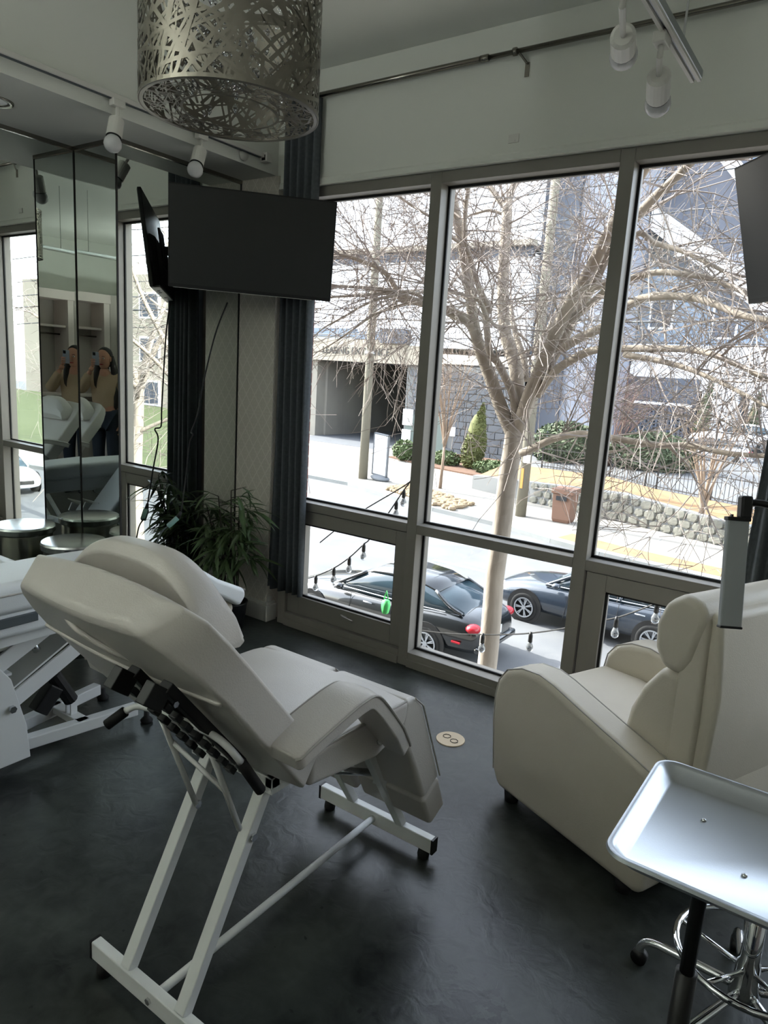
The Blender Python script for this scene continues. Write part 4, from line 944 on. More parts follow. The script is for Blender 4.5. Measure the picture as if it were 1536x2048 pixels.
# ------------------------------------------------------------------ second, motorised treatment bed
E2 = root('treatment_bed', (-2.62, 1.5, 0), 'white motorised treatment bed with low scissor base near the mirrors', 'bed')
cx = -2.62
for s in (-1, 1):
    r = MB(); r.beam((cx+s*.02, 1.02, .075), (cx+s*.145, 1.76, .075), .045, .05); ro = r.build('base_rail', 'white_metal', E2, bevel=.004)
    f = MB(); f.lathe([(.001,0),(.024,0),(.028,.012),(.012,.03),(.012,.055),(.001,.055)], 14, (cx+s*.165, 1.80, 0)); f.build('foot', 'rubber', ro, smooth=True)
    r = MB(); r.beam((cx+s*.02, 1.05, .075), (cx+s*.16, .45, .075), .045, .05); r.build('base_rail', 'white_metal', E2, bevel=.004)
    f = MB(); f.lathe([(.001,0),(.024,0),(.028,.012),(.012,.03),(.012,.055),(.001,.055)], 14, (cx+s*.17, .44, 0)); f.build('foot', 'rubber', E2, smooth=True)
    for dz, dy in ((0, 0), (-.13, .10)):
        a = MB(); a.beam((cx+s*.12, 1.05+dy, .38+dz), (cx+s*.12, 1.48+dy, .60+dz), .012, .065, (0,0,1)); a.build('lift_arm', 'white_metal', E2, bevel=.003)
    p = MB(); p.prism([(.95,.06),(1.28,.06),(1.27,.20),(1.22,.40),(1.17,.47),(.98,.47),(.93,.40)], 0, cx+s*.15-.006, cx+s*.15+.006); po = p.build('side_plate', 'white_metal', E2, bevel=.003)
    h = MB(); h.tube([(cx+s*.156, 1.215, .285), (cx+s*.172, 1.215, .285)], .014, 6); h.build('bolt', 'steel', po)
a = MB(); a.box((cx-.12, 1.12, .40), (cx+.12, 1.24, .41)); a.build('arm_web', 'white_metal', E2)
q = MB(); q.prism([(1.16,.30),(1.60,.535),(1.60,.527),(1.16,.292)], 0, cx-.115, cx+.115); q.build('arm_plate', 'white_metal', E2)
c = MB(); c.beam((cx-.12, 1.53, .085), (cx+.12, 1.53, .085), .05, .03); co = c.build('cross_member', 'white_metal', E2, bevel=.003)
c = MB(); c.box((cx+.0, 1.515, .10), (cx+.008, 1.545, .175)).box((cx+.035, 1.515, .10), (cx+.043, 1.545, .175)); c.build('clevis', 'white_metal', co, bevel=.002)
ac = MB(); ac.tube([(cx+.02, 1.53, .16), (cx+.02, 1.455, .30)], .030, 12); ao = ac.build('actuator', 'black_plastic', E2, smooth=False)
g = MB(); g.tube([(cx+.02, 1.47, .27), (cx+.02, 1.33, .55)], .016, 12); g.build('piston', 'steel', ao, smooth=True)
g = MB(); g.beam((cx+.02, 1.46, .25), (cx+.02, 1.385, .16), .06, .065); g.build('motor', 'black_plastic', ao, bevel=.006)
g = MB(); g.beam((cx-.22, .7, .585), (cx-.22, 1.35, .585), .03, .04).beam((cx+.22, .7, .585), (cx+.22, 1.85, .585), .03, .04).beam((cx-.22, 1.1, .585), (cx+.22, 1.1, .585), .05, .04); g.build('deck_frame', 'white_metal', E2, bevel=.003)
def pad(name, prof, x0, x1, m, par, w=.022):
    g = MB(); g.prism(prof, 0, x0, x1); o = g.build(name, m, par); return soft(o, w, 4)
pad('seat_shell', [(.60,.62),(1.86,.60),(1.86,.70),(.60,.72)], cx+.03, cx+.28, 'leather_white', E2)
sp = pad('seat_pad', [(.60,.71),(1.86,.690),(1.88,.775),(1.80,.800),(1.4,.815),(.62,.815)], cx+.015, cx+.30, 'leather_white', E2, .03)
q = MB(); q.tube([(cx+.302, .65, .785), (cx+.302, 1.84, .765)], .0035, 5); q.build('piping', 'piping', sp)
pad('leg_shell', [(1.85,.60),(2.20,.40),(2.24,.47),(1.90,.70)], cx+.03, cx+.27, 'leather_cream', E2, .04)
lp = pad('leg_pad', [(1.87,.69),(2.225,.470),(2.265,.512),(2.258,.552),(2.10,.630),(1.98,.710),(1.90,.780)], cx+.005, cx+.30, 'leather_white', E2, .028)
q = MB(); q.tube([(cx+.02, 2.262, .545), (cx+.29, 2.262, .545)], .004, 6); q.build('piping', 'piping', lp)
pad('seat_pad', [(.60,.71),(1.28,.70),(1.30,.775),(1.22,.810),(.62,.815)], cx-.30, cx-.015, 'leather_white', E2, .03)
pad('leg_pad', [(1.27,.70),(1.58,.40),(1.65,.46),(1.38,.78),(1.30,.79)], cx-.30, cx-.02, 'leather_white', E2, .028)
pad('backrest', [(.62,.72),(.60,.82),(.30,.98),(.05,1.12),(-.02,1.06),(.02,.99),(.28,.86)], cx-.30, cx+.30, 'leather_white', E2, .03)
for s in (-1, 1):
    g = MB(); P = bez([(cx+s*.36, .55, .84), (cx+s*.37, .68, .95), (cx+s*.37, .85, .95), (cx+s*.36, 1.02, .84)], 4); rs = []
    for i, p in enumerate(P):
        rs.append([(p.x-.045, p.y, p.z-.03), (p.x+.045, p.y, p.z-.03), (p.x+.05, p.y, p.z), (p.x-.05, p.y, p.z)])
    g.rings(rs); soft(g.build('armrest', 'leather_white', E2), .012, 3)
q = MB(); q.box((cx+.278, 1.12, .655), (cx+.288, 1.26, .69)); q.build('control_panel', 'cable_grey', E2, bevel=.003)

# ------------------------------------------------------------------ recliner armchair
RB = Vector((-.391, 2.072, 0)); fd = Vector((-.92, .392, 0)); rd = Vector((.392, .92, 0))
TR_ = Matrix(((rd.x, fd.x, 0, RB.x), (rd.y, fd.y, 0, RB.y), (0, 0, 1, 0), (0, 0, 0, 1)))   # local x: to its right, y: forward, z: up
AC = root('recliner', (-.5, 2.5, 0), 'cream leather recliner armchair turned toward the window', 'armchair')
def rb(): return MB(TR_)
armp = [(-.02,.04),(.655,.04),(.690,.10),(.715,.30),(.718,.40),(.705,.47),(.665,.525),(.590,.560),(.500,.572),(.430,.562),(.310,.532),(.200,.505),(.080,.478),(-.02,.452),(-.03,.30)]
for x0, x1 in ((0, .135), (.615, .75)):
    g = rb(); g.prism(armp, 0, x0, x1); o = g.build('arm', 'leather_cream', AC); soft(o, .030, 5)
    q = rb(); e = x0 if x0 == 0 else x1
    for e in (x0+.002, x1-.002): q.tube([(e+(.012 if e < x0+.05 else -.012), y, z-.004) for y, z in armp[2:14]], .0028, 5)
    q.build('seam', 'piping', o)
g = rb(); g.prism([(.05,.10),(.68,.10),(.70,.30),(.05,.30)], 0, .13, .62); soft(g.build('front_panel', 'leather_cream', AC), .02)
g = rb(); g.prism([(.08,.30),(.70,.30),(.725,.36),(.70,.425),(.50,.440),(.15,.415),(.08,.40)], 0, .132, .618); soft(g.build('seat_cushion', 'leather_cream', AC), .03, 5)
g = rb()
bk = [(.16,.40),(.215,.47),(.185,.60),(.120,.72),(.095,.745)]
g.prism([(.02,.40),(.16,.38),(.215,.46),(.200,.56),(.165,.65),(.100,.745),(.03,.745)], 0, .125, .625); o = g.build('back_cushion', 'leather_cream', AC); soft(o, .03, 5)
g = rb(); g.prism([(.03,.742),(.095,.742),(.135,.80),(.140,.88),(.115,.955),(.055,1.000),(-.015,.985),(-.03,.93),(-.0,.80)], 0, .115, .635); o = g.build('headrest_cushion', 'leather_cream', AC); soft(o, .035, 5)
g = rb(); g.prism([(.03,.30),(.035,.96),(-.055,.955),(-.085,.70),(-.075,.42),(-.05,.30)], 0, .150, .600); o = g.build('back_panel', 'leather_cream', AC); soft(o, .02, 4)
g = rb(); g.prism([(.04,.30),(.05,.94),(-.03,.945),(-.04,.60),(-.04,.30)], 0, .128, .622); soft(g.build('back_side_gusset', 'leather_cream', AC), .015, 3)
g = rb(); g.prism([(-.05,.06),(.10,.06),(.10,.44),(-.06,.43),(-.085,.25)], 0, .10, .65); soft(g.build('rear_flap', 'leather_cream', AC), .02, 3)
for x in (.04, .71):
    for y in (.06, .60):
        f = rb(); f.lathe([(.001,0),(.026,0),(.032,.045),(.001,.045)], 14, (x, y, 0)); f.build('foot', 'rubber', AC, smooth=True)

# ------------------------------------------------------------------ tray stand, stool, panel lamp
TS = root('tray_stand', (-.13, 1.32, 0), 'metal tray stand on a black post at lower right', 'stand')
tz = .895; x0, x1, y0, y1 = -.243, .225, 1.003, 1.362
def rrect(x0, x1, y0, y1, r, z, n=6):
    out = []
    for cx_, cy_, a0 in ((x1-r, y1-r, 0), (x0+r, y1-r, 90), (x0+r, y0+r, 180), (x1-r, y0+r, 270)):
        for k in range(n+1):
            a = math.radians(a0 + 90*k/n); out.append((cx_+r*math.cos(a), cy_+r*math.sin(a), z))
    return out
t = MB()
t.rings([rrect(x0+.030, x1-.030, y0+.030, y1-.030, .02, tz-.024), rrect(x0+.012, x1-.012, y0+.012, y1-.012, .03, tz-.003), rrect(x0+.006, x1-.006, y0+.006, y1-.006, .034, tz+.002), rrect(x0, x1, y0, y1, .038, tz+.001), rrect(x0-.002, x1+.002, y0-.002, y1+.002, .04, tz-.004), rrect(x0+.004, x1-.004, y0+.004, y1-.004, .036, tz-.007), rrect(x0+.026, x1-.026, y0+.026, y1-.026, .024, tz-.028)], cap=True)
smooth_by_angle(t.build('tray', 'aluminium', TS), 50)
for px, py in ((-.135, 1.235), (-.02, 1.245), (-.055, 1.125), (.075, 1.135)):
    r = MB(); r.sph((px, py, tz-.023), (.0045, .0045, .003), 8, 5); r.build('rivet', 'steel', TS, smooth=True)
p = MB(); p.box((-.16, 1.06, tz-.045), (-.13, 1.345, tz-.029)).box((.10, 1.06, tz-.045), (.13, 1.33, tz-.029)).box((-.16, 1.30, tz-.045), (.13, 1.33, tz-.029)); p.build('support_frame', 'black_plastic', TS, bevel=.002)
p = MB(); p.tube([(-.130, 1.32, .04), (-.130, 1.32, .50)], .020, 14); p.build('post', 'black_plastic', TS, smooth=True)
p = MB(); p.tube([(-.130, 1.32, .48), (-.130, 1.32, tz-.03)], .014, 12); p.build('upper_post', 'black_plastic', TS, smooth=True)
for a in (20, 110, 200, 290):
    d = Vector((math.cos(math.radians(a)), math.sin(math.radians(a)), 0)); q = MB(); q.beam(Vector((-.130,1.32,.045)), Vector((-.130,1.32,.045))+d*.24, .03, .02); lo = q.build('base_leg', 'black_plastic', TS, bevel=.003)
    e = Vector((-.130,1.32,0))+d*.23; q = MB(); q.tube([e+Vector((0,-.009,.018)), e+Vector((0,.009,.018))], .018, 12); q.build('castor', 'rubber', lo, smooth=True)
ST = root('rolling_stool', (-.045, 1.83, 0), 'chrome five-spoke rolling stool base under the tray', 'stool'); sx, sy = -.045, 1.83
b = MB(); b.lathe([(.001,.075),(.035,.08),(.038,.105),(.030,.13),(.028,.19),(.024,.20),(.022,.42),(.001,.42)], 20, (sx, sy, 0)); b.build('column', 'chrome', ST, smooth=True)
r = MB(); r.tube([(sx+.175*math.cos(2*math.pi*k/36), sy+.175*math.sin(2*math.pi*k/36), .20) for k in range(37)], .009, 8, cap=False); ro = r.build('foot_ring', 'chrome', ST, smooth=True)
for k in range(5):
    a = 2*math.pi*k/5+.5; d = Vector((math.cos(a), math.sin(a), 0)); c = Vector((sx, sy, 0))
    l = MB(); l.tube(bez([c+d*.03+Vector((0,0,.105)), c+d*.15+Vector((0,0,.095)), c+d*.235+Vector((0,0,.085)), c+d*.262+Vector((0,0,.06)), c+d*.265+Vector((0,0,.035))], 4), .012, 10); lo = l.build('leg', 'chrome', ST, smooth=True)
    w = MB(); n = Vector((-d.y, d.x, 0)); w.tube([c+d*.265-n*.012+Vector((0,0,.022)), c+d*.265+n*.012+Vector((0,0,.022))], .022, 14); w.build('castor', 'black_plastic', lo, smooth=True)
    l = MB(); l.tube([c+d*.03+Vector((0,0,.17)), c+d*.175+Vector((0,0,.20))], .007, 8); l.build('spoke', 'chrome', ro, smooth=True)
s = MB(); s.lathe([(.001,.42),(.16,.42),(.175,.435),(.175,.465),(.155,.485),(.001,.49)], 28, (sx, sy, 0)); s.build('seat', 'black_plastic', ST, smooth=True)
LP = root('panel_lamp', (.42, 2.0, 0), 'slim grey panel lamp on a black arm in front of the armchair', 'lamp')
ax = (Vector((-.221,1.875,1.030)) - Vector((-.248,1.920,1.292))); L = ax.length; ax.normalize(); pr = CR - ax*CR.dot(ax); pr.normalize(); pn = ax.cross(pr)
o_ = Vector((-.248,1.920,1.292)); MLP = Matrix(((pr.x, ax.x, pn.x, o_.x), (pr.y, ax.y, pn.y, o_.y), (pr.z, ax.z, pn.z, o_.z), (0,0,0,1)))
q = MB(MLP); q.box((-.027,0,-.009), (.027,L,.009)); q.build('light_panel', 'led_panel', LP, bevel=.003)
q = MB(MLP); q.box((-.029,-.008,-.012), (.029,.002,.012)).box((-.028,L-.002,-.011), (.028,L+.004,.011)).box((-.018,-.014,-.005), (-.012,-.006,.005)); q.build('end_cap', 'black_plastic', LP, bevel=.002)
q = MB(MLP); q.box((.002,-.062,-.014), (.030,-.006,.014)); q.build('swivel_joint', 'black_plastic', LP, bevel=.005)
p0 = MLP @ Vector((.02,-.045,0))
q = MB(); q.tube(bez([p0, p0+Vector((.08,.02,-.005)), Vector((.18,1.98,1.26)), Vector((.42,2.0,1.20))], 6), .009, 8); q.build('arm', 'black_plastic', LP, smooth=True)
q = MB(); q.tube([(.42,2.0,.02),(.42,2.0,1.22)], .012, 10); q.build('pole', 'black_plastic', LP, smooth=True)
q = MB(); q.lathe([(.001,0),(.14,0),(.14,.012),(.02,.025),(.001,.025)], 28, (.42,2.0,0)); q.build('base', 'black_plastic', LP, smooth=True)

# ------------------------------------------------------------------ televisions
def tv(TL, TRp, BL, label, wall_pt):
    TL, TRp, BL = Vector(TL), Vector(TRp), Vector(BL)
    ex = (TRp-TL); W = ex.length; ex.normalize(); ey = (BL-TL); ey -= ex*ey.dot(ex); H = ey.length; ey.normalize(); ez = ex.cross(ey)   # ez: away from the viewer side
    M = Matrix(((ex.x, ey.x, ez.x, TL.x), (ex.y, ey.y, ez.y, TL.y), (ex.z, ey.z, ez.z, TL.z), (0,0,0,1)))
    R = root('television', tuple((TRp+BL)/2), label, 'television', 'wall mounted televisions')
    q = MB(M); q.box((0,0,0), (W,H,.022)); q.build('housing', 'black_plastic', R, bevel=.004)
    q = MB(M); q.box((.008,.008,-.002), (W-.008,H-.018,.001)); q.build('screen', 'screen', R)
    q = MB(M); q.rings([[(W*.10,H*.42,.022),(W*.90,H*.42,.022),(W*.90,H-.01,.022),(W*.10,H-.01,.022)], [(W*.12,H*.46,.055),(W*.88,H*.46,.055),(W*.88,H-.012,.055),(W*.12,H-.012,.055)]]); q.build('rear_bulge', 'tv_back', R, bevel=.006)
    q = MB(M); q.box((W*.03,H-.008,.004), (W*.88,H+.002,.052)); bo = q.build('port_panel', 'trim_white', R)
    for k in (.2, .3, .62): MB(M).box((W*k,H+.001,.018), (W*k+.03,H+.004,.034)).build('port', 'black_plastic', bo)
    q = MB(M); q.box((W*.5-.11,H*.5-.11,.05), (W*.5+.11,H*.5+.11,.062)); q.build('mount_plate', 'black_plastic', R)
    c = M @ Vector((W*.5, H*.5, .06)); w = Vector(wall_pt); mid = c.lerp(w, .5)+Vector((0,0,.0))
    q = MB(); q.beam(c, mid, .03, .05).beam(mid, w, .03, .05); q.build('mount_arm', 'black_plastic', R)
    return R
tv((-3.157,2.46,2.484), (-2.530,3.060,2.468), (-3.209,2.501,1.978), 'black flat television mounted across the corner beside the mirrors', (-3.13, 3.08, 2.22))
tv((-.570,2.893,2.39), (-.02,2.26,2.39), (-.466,2.98,1.93), 'black television at the right edge of the view', (-.02, 3.09, 2.15))

# ------------------------------------------------------------------ curtains and rod
def curtain(x0, x1, z0, z1, label, folds, seed):
    rng = random.Random(seed); q = MB(); n = folds*10; rows = 14; vs = []; ph = [rng.uniform(.8,1.2) for _ in range(folds+2)]
    for r in range(rows+1):
        t = r/rows; z = z0+(z1-z0)*t
        for i in range(n+1):
            u = i/n; xx = x0+(x1-x0)*u + .012*math.sin(t*3+u*4); w = (.55+.45*t)
            vs.append((xx + (u-.5)*.05*(1-t), 3.056 + .026*math.sin(u*folds*2*math.pi*1.0+.6*math.sin(t*2.2))*ph[int(u*folds)]*(1.1-.25*t), z))
    fs = [(r*(n+1)+i, r*(n+1)+i+1, (r+1)*(n+1)+i+1, (r+1)*(n+1)+i) for r in range(rows) for i in range(n)]
    q.add(vs, fs); o = q.build('curtain', 'curtain', smooth=True)
    md = o.modifiers.new('thick', 'SOLIDIFY'); md.thickness = .003
    return tag(o, label, 'curtain', 'dark curtains')
curtain(-2.925, -2.675, .245, 2.995, 'narrow dark curtain hanging beside the wallpapered pier', 5, 2)
curtain(-.335, .0, .10, 2.995, 'dark curtain at the right edge beside the armchair', 6, 4)
RD = root('curtain_rod', (-1.5, 3.056, 3.0), 'brushed metal curtain rod running above the windows', 'curtain rod')
q = MB(); q.tube([(-3.0,3.056,3.008), (-1.70,3.056,3.008)], .0125, 12); q.build('rod', 'nickel', RD, smooth=True)
q = MB(); q.tube([(-1.72,3.056,3.008), (1.9,3.056,3.008)], .0105, 12); q.build('rod', 'nickel', RD, smooth=True)
q = MB(); q.tube([(-1.73,3.056,3.008), (-1.69,3.056,3.008)], .0150, 12); q.build('joint_collar', 'nickel', RD, smooth=True)
for x in (-2.95, -1.56, -.10):
    q = MB(); q.tube([(x-.008,3.056,3.008), (x+.008,3.056,3.008)], .017, 12); bo = q.build('bracket_ring', 'nickel', RD, smooth=True)
    q = MB(); q.beam((x+.02,3.056,3.0), (x+.045,3.095,2.965), .012, .004).box((x+.035,3.094,2.915), (x+.055,3.10,2.972)); q.build('bracket', 'nickel', bo)

# ------------------------------------------------------------------ track lights
def spot(name, top, bulb, label, par_group, yoke=(0,0,1)):
    top = Vector(top); bulb = Vector(bulb); R = root(name, tuple(top), label, 'spotlight', par_group)
    q = MB(); q.cbox(top+Vector((0,0,-.014)), (.034,.062,.030)); q.build('adaptor', 'trim_white', R, bevel=.003)
    d = (bulb - (top+Vector((0,0,-.055)))).normalized() if (bulb-top).length > .1 else Vector((0,0,-1))
    hc = bulb - d*.075
    q = MB(); q.tube([top+Vector((0,0,-.028)), top+Vector((0,0,-.055)), hc + d.orthogonal()*0 + Vector((0,0,.0))], [.009,.009,.007], 8); q.build('stem', 'trim_white', R, smooth=True)
    q = MB(); q.tube([bulb-d*.125, bulb-d*.118, bulb-d*.032, bulb-d*.030], [.024,.033,.034,.033], 20); q.build('head', 'trim_white', R, smooth=False)
    smooth_by_angle(R.children[-1], 40)
    q = MB(); q.tube([bulb-d*.032, bulb-d*.028], [.0335,.0335], 20); q.build('rim', 'black_plastic', R)
    q = MB(); q.tube([bulb-d*.05, bulb-d*.034, bulb-d*.024, bulb-d*.010, bulb+d*.008, bulb+d*.024, bulb+d*.034, bulb+d*.0385], [.018,.022,.030,.037,.0385,.031,.018,.003], 20); q.build('bulb', 'bulb', R, smooth=True)
    return R
TK = root('light_track', (-2.985, 1.2, 2.70), 'white light track fixed along the soffit edge on the left', 'light track')
q = MB(); q.box((-3.008,-1.6,2.708), (-2.972,2.955,2.728)); q.build('rail', 'trim_white', TK, bevel=.002)
q = MB(); q.box((-2.998,-1.6,2.7045), (-2.982,2.94,2.7085)); q.build('slot', 'cable_grey', TK)
q = MB(); q.box((-3.01,2.955,2.688), (-2.955,2.995,2.735)); q.build('feed_box', 'trim_white', TK, bevel=.003)
q = MB(); q.box((-2.992,2.953,2.695), (-2.966,2.956,2.722)); q.build('feed_opening', 'black_plastic', TK)
q = MB(); q.lathe([(.001,0),(.030,0),(.027,.012),(.001,.014)], 20, (-3.006,2.83,2.690), Matrix.Rotation(math.radians(90), 4, 'Y')); q.build('cover_disc', 'trim_white', TK, smooth=True)
spot('track_spotlight', (-2.985,2.054,2.708), (-2.952,2.005,2.512), 'white spotlight with round bulb on the left track, nearer one', 'track spotlights')
spot('track_spotlight', (-2.985,2.528,2.708), (-2.955,2.465,2.522), 'white spotlight with round bulb on the left track, above the television', 'track spotlights')
TK2 = root('light_track', (-.64, 1.2, 2.56), 'silver light track hung from the ceiling at upper right', 'light track')
q = MB(); q.box((-.658,-1.4,2.556), (-.622,2.500,2.580)); q.build('rail', 'aluminium', TK2, bevel=.002)
q = MB(); q.box((-.655,-1.4,2.548), (-.645,2.500,2.557)).box((-.635,-1.4,2.548), (-.625,2.500,2.557)); q.build('slot_lips', 'trim_white', TK2)
for y in (2.273, .4, -1.2):
    q = MB(); q.tube([(-.632,y,2.578), (-.632,y,CEIL)], .0035, 8); q.build('hanger', 'steel', TK2)
spot('track_spotlight', (-.64,2.085,2.548), (-.722,2.400,2.468+.02), 'white spotlight with round bulb hanging at the far end of the silver track', 'track spotlights') if False else None
spot('track_spotlight', (-.655,2.15,2.552), (-.700,2.335,2.445), 'white spotlight with round bulb nearer the end of the silver track', 'track spotlights')
spot('track_spotlight', (-.665,1.84,2.552), (-.745,2.115,2.505), 'white spotlight with round bulb farther from the end of the silver track', 'track spotlights')
RL = root('recessed_downlight', (-3.35, 1.73, 2.64), 'round recessed downlight in the soffit at left edge', 'downlight')
q = MB(); q.lathe([(.055,2.65),(.055,2.646),(.078,2.643),(.080,2.650)], 32, (-3.36,1.70,0), closed=True); q.build('trim_ring', 'nickel', RL, smooth=True)
q = MB(); q.lathe([(.001,2.6485),(.055,2.6485),(.055,2.6495),(.001,2.6495)], 32, (-3.36,1.70,0)); q.build('lens', 'bulb', RL)

# ------------------------------------------------------------------ drum chandelier
CH = root('drum_chandelier', (-1.66, 1.51, 2.30), 'pierced silver drum chandelier with hanging crystals', 'chandelier'); ccx, ccy, cr, cz0, cz1 = -1.66, 1.51, .25, 2.300, 2.66
rng = random.Random(42); q = MB()
def band(q, a0, z0, slope, length, w):
    jit = rng.uniform(-.0015, .0015)
    n = max(4, int(length/.03)); vs = []
    for i in range(n+1):
        s = length*i/n - length/2; a = a0 + s*math.cos(slope)/cr; z = z0 + s*math.sin(slope)
        dz = w/2*math.cos(slope); da = -w/2*math.sin(slope)/cr
        for sg in (-1, 1):
            zz = min(max(z+sg*dz, cz0+.002), cz1); aa = a+sg*da; rr = cr + jit
            vs.append((ccx+rr*math.cos(aa), ccy+rr*math.sin(aa), zz))
    q.add(vs, [(2*i, 2*i+1, 2*i+3, 2*i+2) for i in range(n)])
for k in range(400):
    slope = rng.choice((-1,1))*rng.uniform(.15, 1.5); L = rng.uniform(.14,.5); z = rng.uniform(cz0, cz1)
    L = min(L, abs((min(z-cz0, cz1-z)+.05)*2/max(.05, math.sin(abs(slope)))))
    band(q, rng.uniform(0, 2*math.pi), z, slope, L, rng.uniform(.004,.012))
o = q.build('pierced_shade', 'pierced_steel', CH, recalc=False, smooth=True); o['kind'] = 'stuff'
for z in (cz0, cz1-.012):
    q = MB(); q.lathe([(cr-.002,z),(cr+.002,z),(cr+.002,z+.010),(cr-.002,z+.010)], 64, (ccx,ccy,0), closed=True); q.build('rim', 'pierced_steel', CH, smooth=False)
# pierced ring closing the bottom
ri, ro_ = .135, .25; q = MB()
for k in range(420):
    a = rng.uniform(0, 2*math.pi); r0 = rng.uniform(ri, ro_); p = Vector((r0*math.cos(a), r0*math.sin(a), 0)); th = rng.uniform(0, math.pi); d = Vector((math.cos(th), math.sin(th), 0)); n = Vector((-d.y, d.x, 0)); w = rng.uniform(.002,.0055); L = rng.uniform(.03,.09)
    e = [p-d*L/2, p+d*L/2]
    ok = all(ri <= (p+d*t).length <= ro_ for t in (-L/2, 0, L/2))
    if not ok: continue
    c = Vector((ccx,ccy,cz0)); zj = Vector((0,0,rng.uniform(0,.002))); c = c+zj; q.add([c+e[0]-n*w/2, c+e[1]-n*w/2, c+e[1]+n*w/2, c+e[0]+n*w/2], [(0,1,2,3)])
q.lathe([(ri-.004,cz0),(ri+.004,cz0),(ri+.004,cz0+.0012),(ri-.004,cz0+.0012)], 56, (ccx,ccy,0), closed=True)
q.lathe([(ro_-.012,cz0),(ro_,cz0),(ro_,cz0+.0012),(ro_-.012,cz0+.0012)], 64, (ccx,ccy,0), closed=True)
o = q.build('bottom_ring', 'pierced_steel', CH, recalc=False); o['kind'] = 'stuff'
q = MB()
for k in range(190):
    a = rng.uniform(0, 2*math.pi); r0 = math.sqrt(rng.random())*.19; z = cz0 + rng.uniform(.03,.30); s = rng.uniform(.006,.011); c = Vector((ccx+r0*math.cos(a), ccy+r0*math.sin(a), z))
    q.add([c+Vector(v)*s for v in ((1,0,0),(0,1,0),(-1,0,0),(0,-1,0),(0,0,1.2),(0,0,-1.4))], [(0,1,4),(1,2,4),(2,3,4),(3,0,4),(1,0,5),(2,1,5),(3,2,5),(0,3,5)])
o = q.build('crystals', 'crystal', CH, recalc=False); o['kind'] = 'stuff'
q = MB(); 
for k in range(3):
    a = 2*math.pi*k/3; q.tube([(ccx,ccy,cz1-.02), (ccx+cr*math.cos(a), ccy+cr*math.sin(a), cz1-.006)], .004, 6)
q.tube([(ccx,ccy,cz1-.02), (ccx,ccy,CEIL-.02)], .006, 8); q.lathe([(.001,CEIL-.03),(.06,CEIL-.03),(.06,CEIL),(.001,CEIL)], 24, (ccx,ccy,0)); q.build('hanging_rod', 'chrome', CH)

# ------------------------------------------------------------------ smaller interior things
DS = root('drum_stool', (-3.41, 2.05, 0), 'round brushed steel drum stool standing in the mirrored corner', 'stool')
q = MB(); q.lathe([(.001,0),(.150,0),(.152,.01),(.152,.565),(.148,.575),(.001,.575)], 44, (-3.41,2.05,0)); smooth_by_angle(q.build('body', 'drum_steel', DS), 50)
q = MB(); q.lathe([(.001,.572),(.160,.572),(.166,.580),(.166,.606),(.160,.616),(.152,.618),(.001,.612)], 44, (-3.41,2.05,0)); smooth_by_angle(q.build('lid', 'steel', DS), 30)
FO = root('floor_outlet', (-1.339, 2.586, 0), 'round tan metal outlet cover set in the concrete floor', 'floor outlet')
q = MB(); q.lathe([(.001,.0005),(.066,.0005),(.064,.004),(.001,.005)], 40, (-1.339,2.586,0)); q.build('plate', 'brass', FO)
for s in (-1, 1):
    q = MB(); q.lathe([(.016,.0045),(.019,.0045),(.019,.0062),(.016,.0062)], 8, (-1.339+s*.023,2.586-s*.008,0), closed=True); q.build('flip_lid', 'stem', FO)
WB = tag(MB().box((-1.575,3.094,2.650), (-1.525,3.101,2.685)).box((-1.572,3.092,2.676), (-1.568,3.095,2.680)).box((-1.545,3.092,2.655), (-1.540,3.095,2.66)).build('wall_plate', 'trim_white'), 'small off white patch plate on the wall above the windows', 'wall plate')
# television cord with plug
cp = [(-3.041,2.768,1.923),(-3.075,2.715,1.75),(-3.11,2.668,1.495),(-3.13,2.64,1.30),(-3.152,2.618,1.208),(-3.12,2.60,1.19),(-3.15,2.60,1.13),(-3.14,2.57,.95),(-3.136,2.535,.75)]
TC = root('extension_lead', (-3.14, 2.55, .7), 'black television lead hanging down in front of the mirror to a pale plug', 'cable')
q = MB(); q.tube(bez(cp, 6), .0045, 6); q.build('cord', 'cable', TC, smooth=True)
q = MB(); q.tube([(-3.136,2.535,.755), (-3.145,2.52,.72)], [.008,.014], 8); q.build('plug', 'black_plastic', TC, smooth=True)
q = MB(); q.beam((-3.145,2.52,.722), (-3.175,2.475,.672), .030, .024); q.build('socket_end', 'teal_plastic', TC, bevel=.004)
q = MB(); q.tube(bez([(-3.175,2.475,.672),(-3.19,2.43,.62),(-3.20,2.40,.45),(-3.18,2.45,.2),(-3.10,2.60,.01)], 5), .0045, 6); q.build('extension_cord', 'cable_grey', TC, smooth=True)
# potted bamboo
PB = root('potted_bamboo', (-3.06, 2.86, 0), 'leafy artificial bamboo plant in the corner by the curtain', 'plant'); px, py = -3.06, 2.86
q = MB(); q.lathe([(.001,0),(.075,0),(.095,.16),(.100,.17),(.090,.17),(.080,.15),(.001,.15)], 28, (px,py,0)); q.build('pot', 'pot', PB, smooth=True)
rng = random.Random(8); lm_ = []
for v in range(3):
    l = .095+.03*v; w = .0085; seg = 5; vs = []; fs = []
    for i in range(seg+1):
        t = i/seg; ww = w*math.sin(math.pi*min(.98, max(.04, t*.9+.08))); drop = -.30*t*t*l*(1+.4*v); fold = .35*ww
        vs += [(-ww, t*l, drop+fold), (0, t*l, drop), (ww, t*l, drop+fold)]
    for i in range(seg): fs += [(3*i,3*i+1,3*i+4,3*i+3), (3*i+1,3*i+2,3*i+5,3*i+4)]
    me = bpy.data.meshes.new('leaf'); me.from_pydata(vs, [], fs); me.materials.append(MATS['leaf']); lm_.append(me)
nl_ = 0
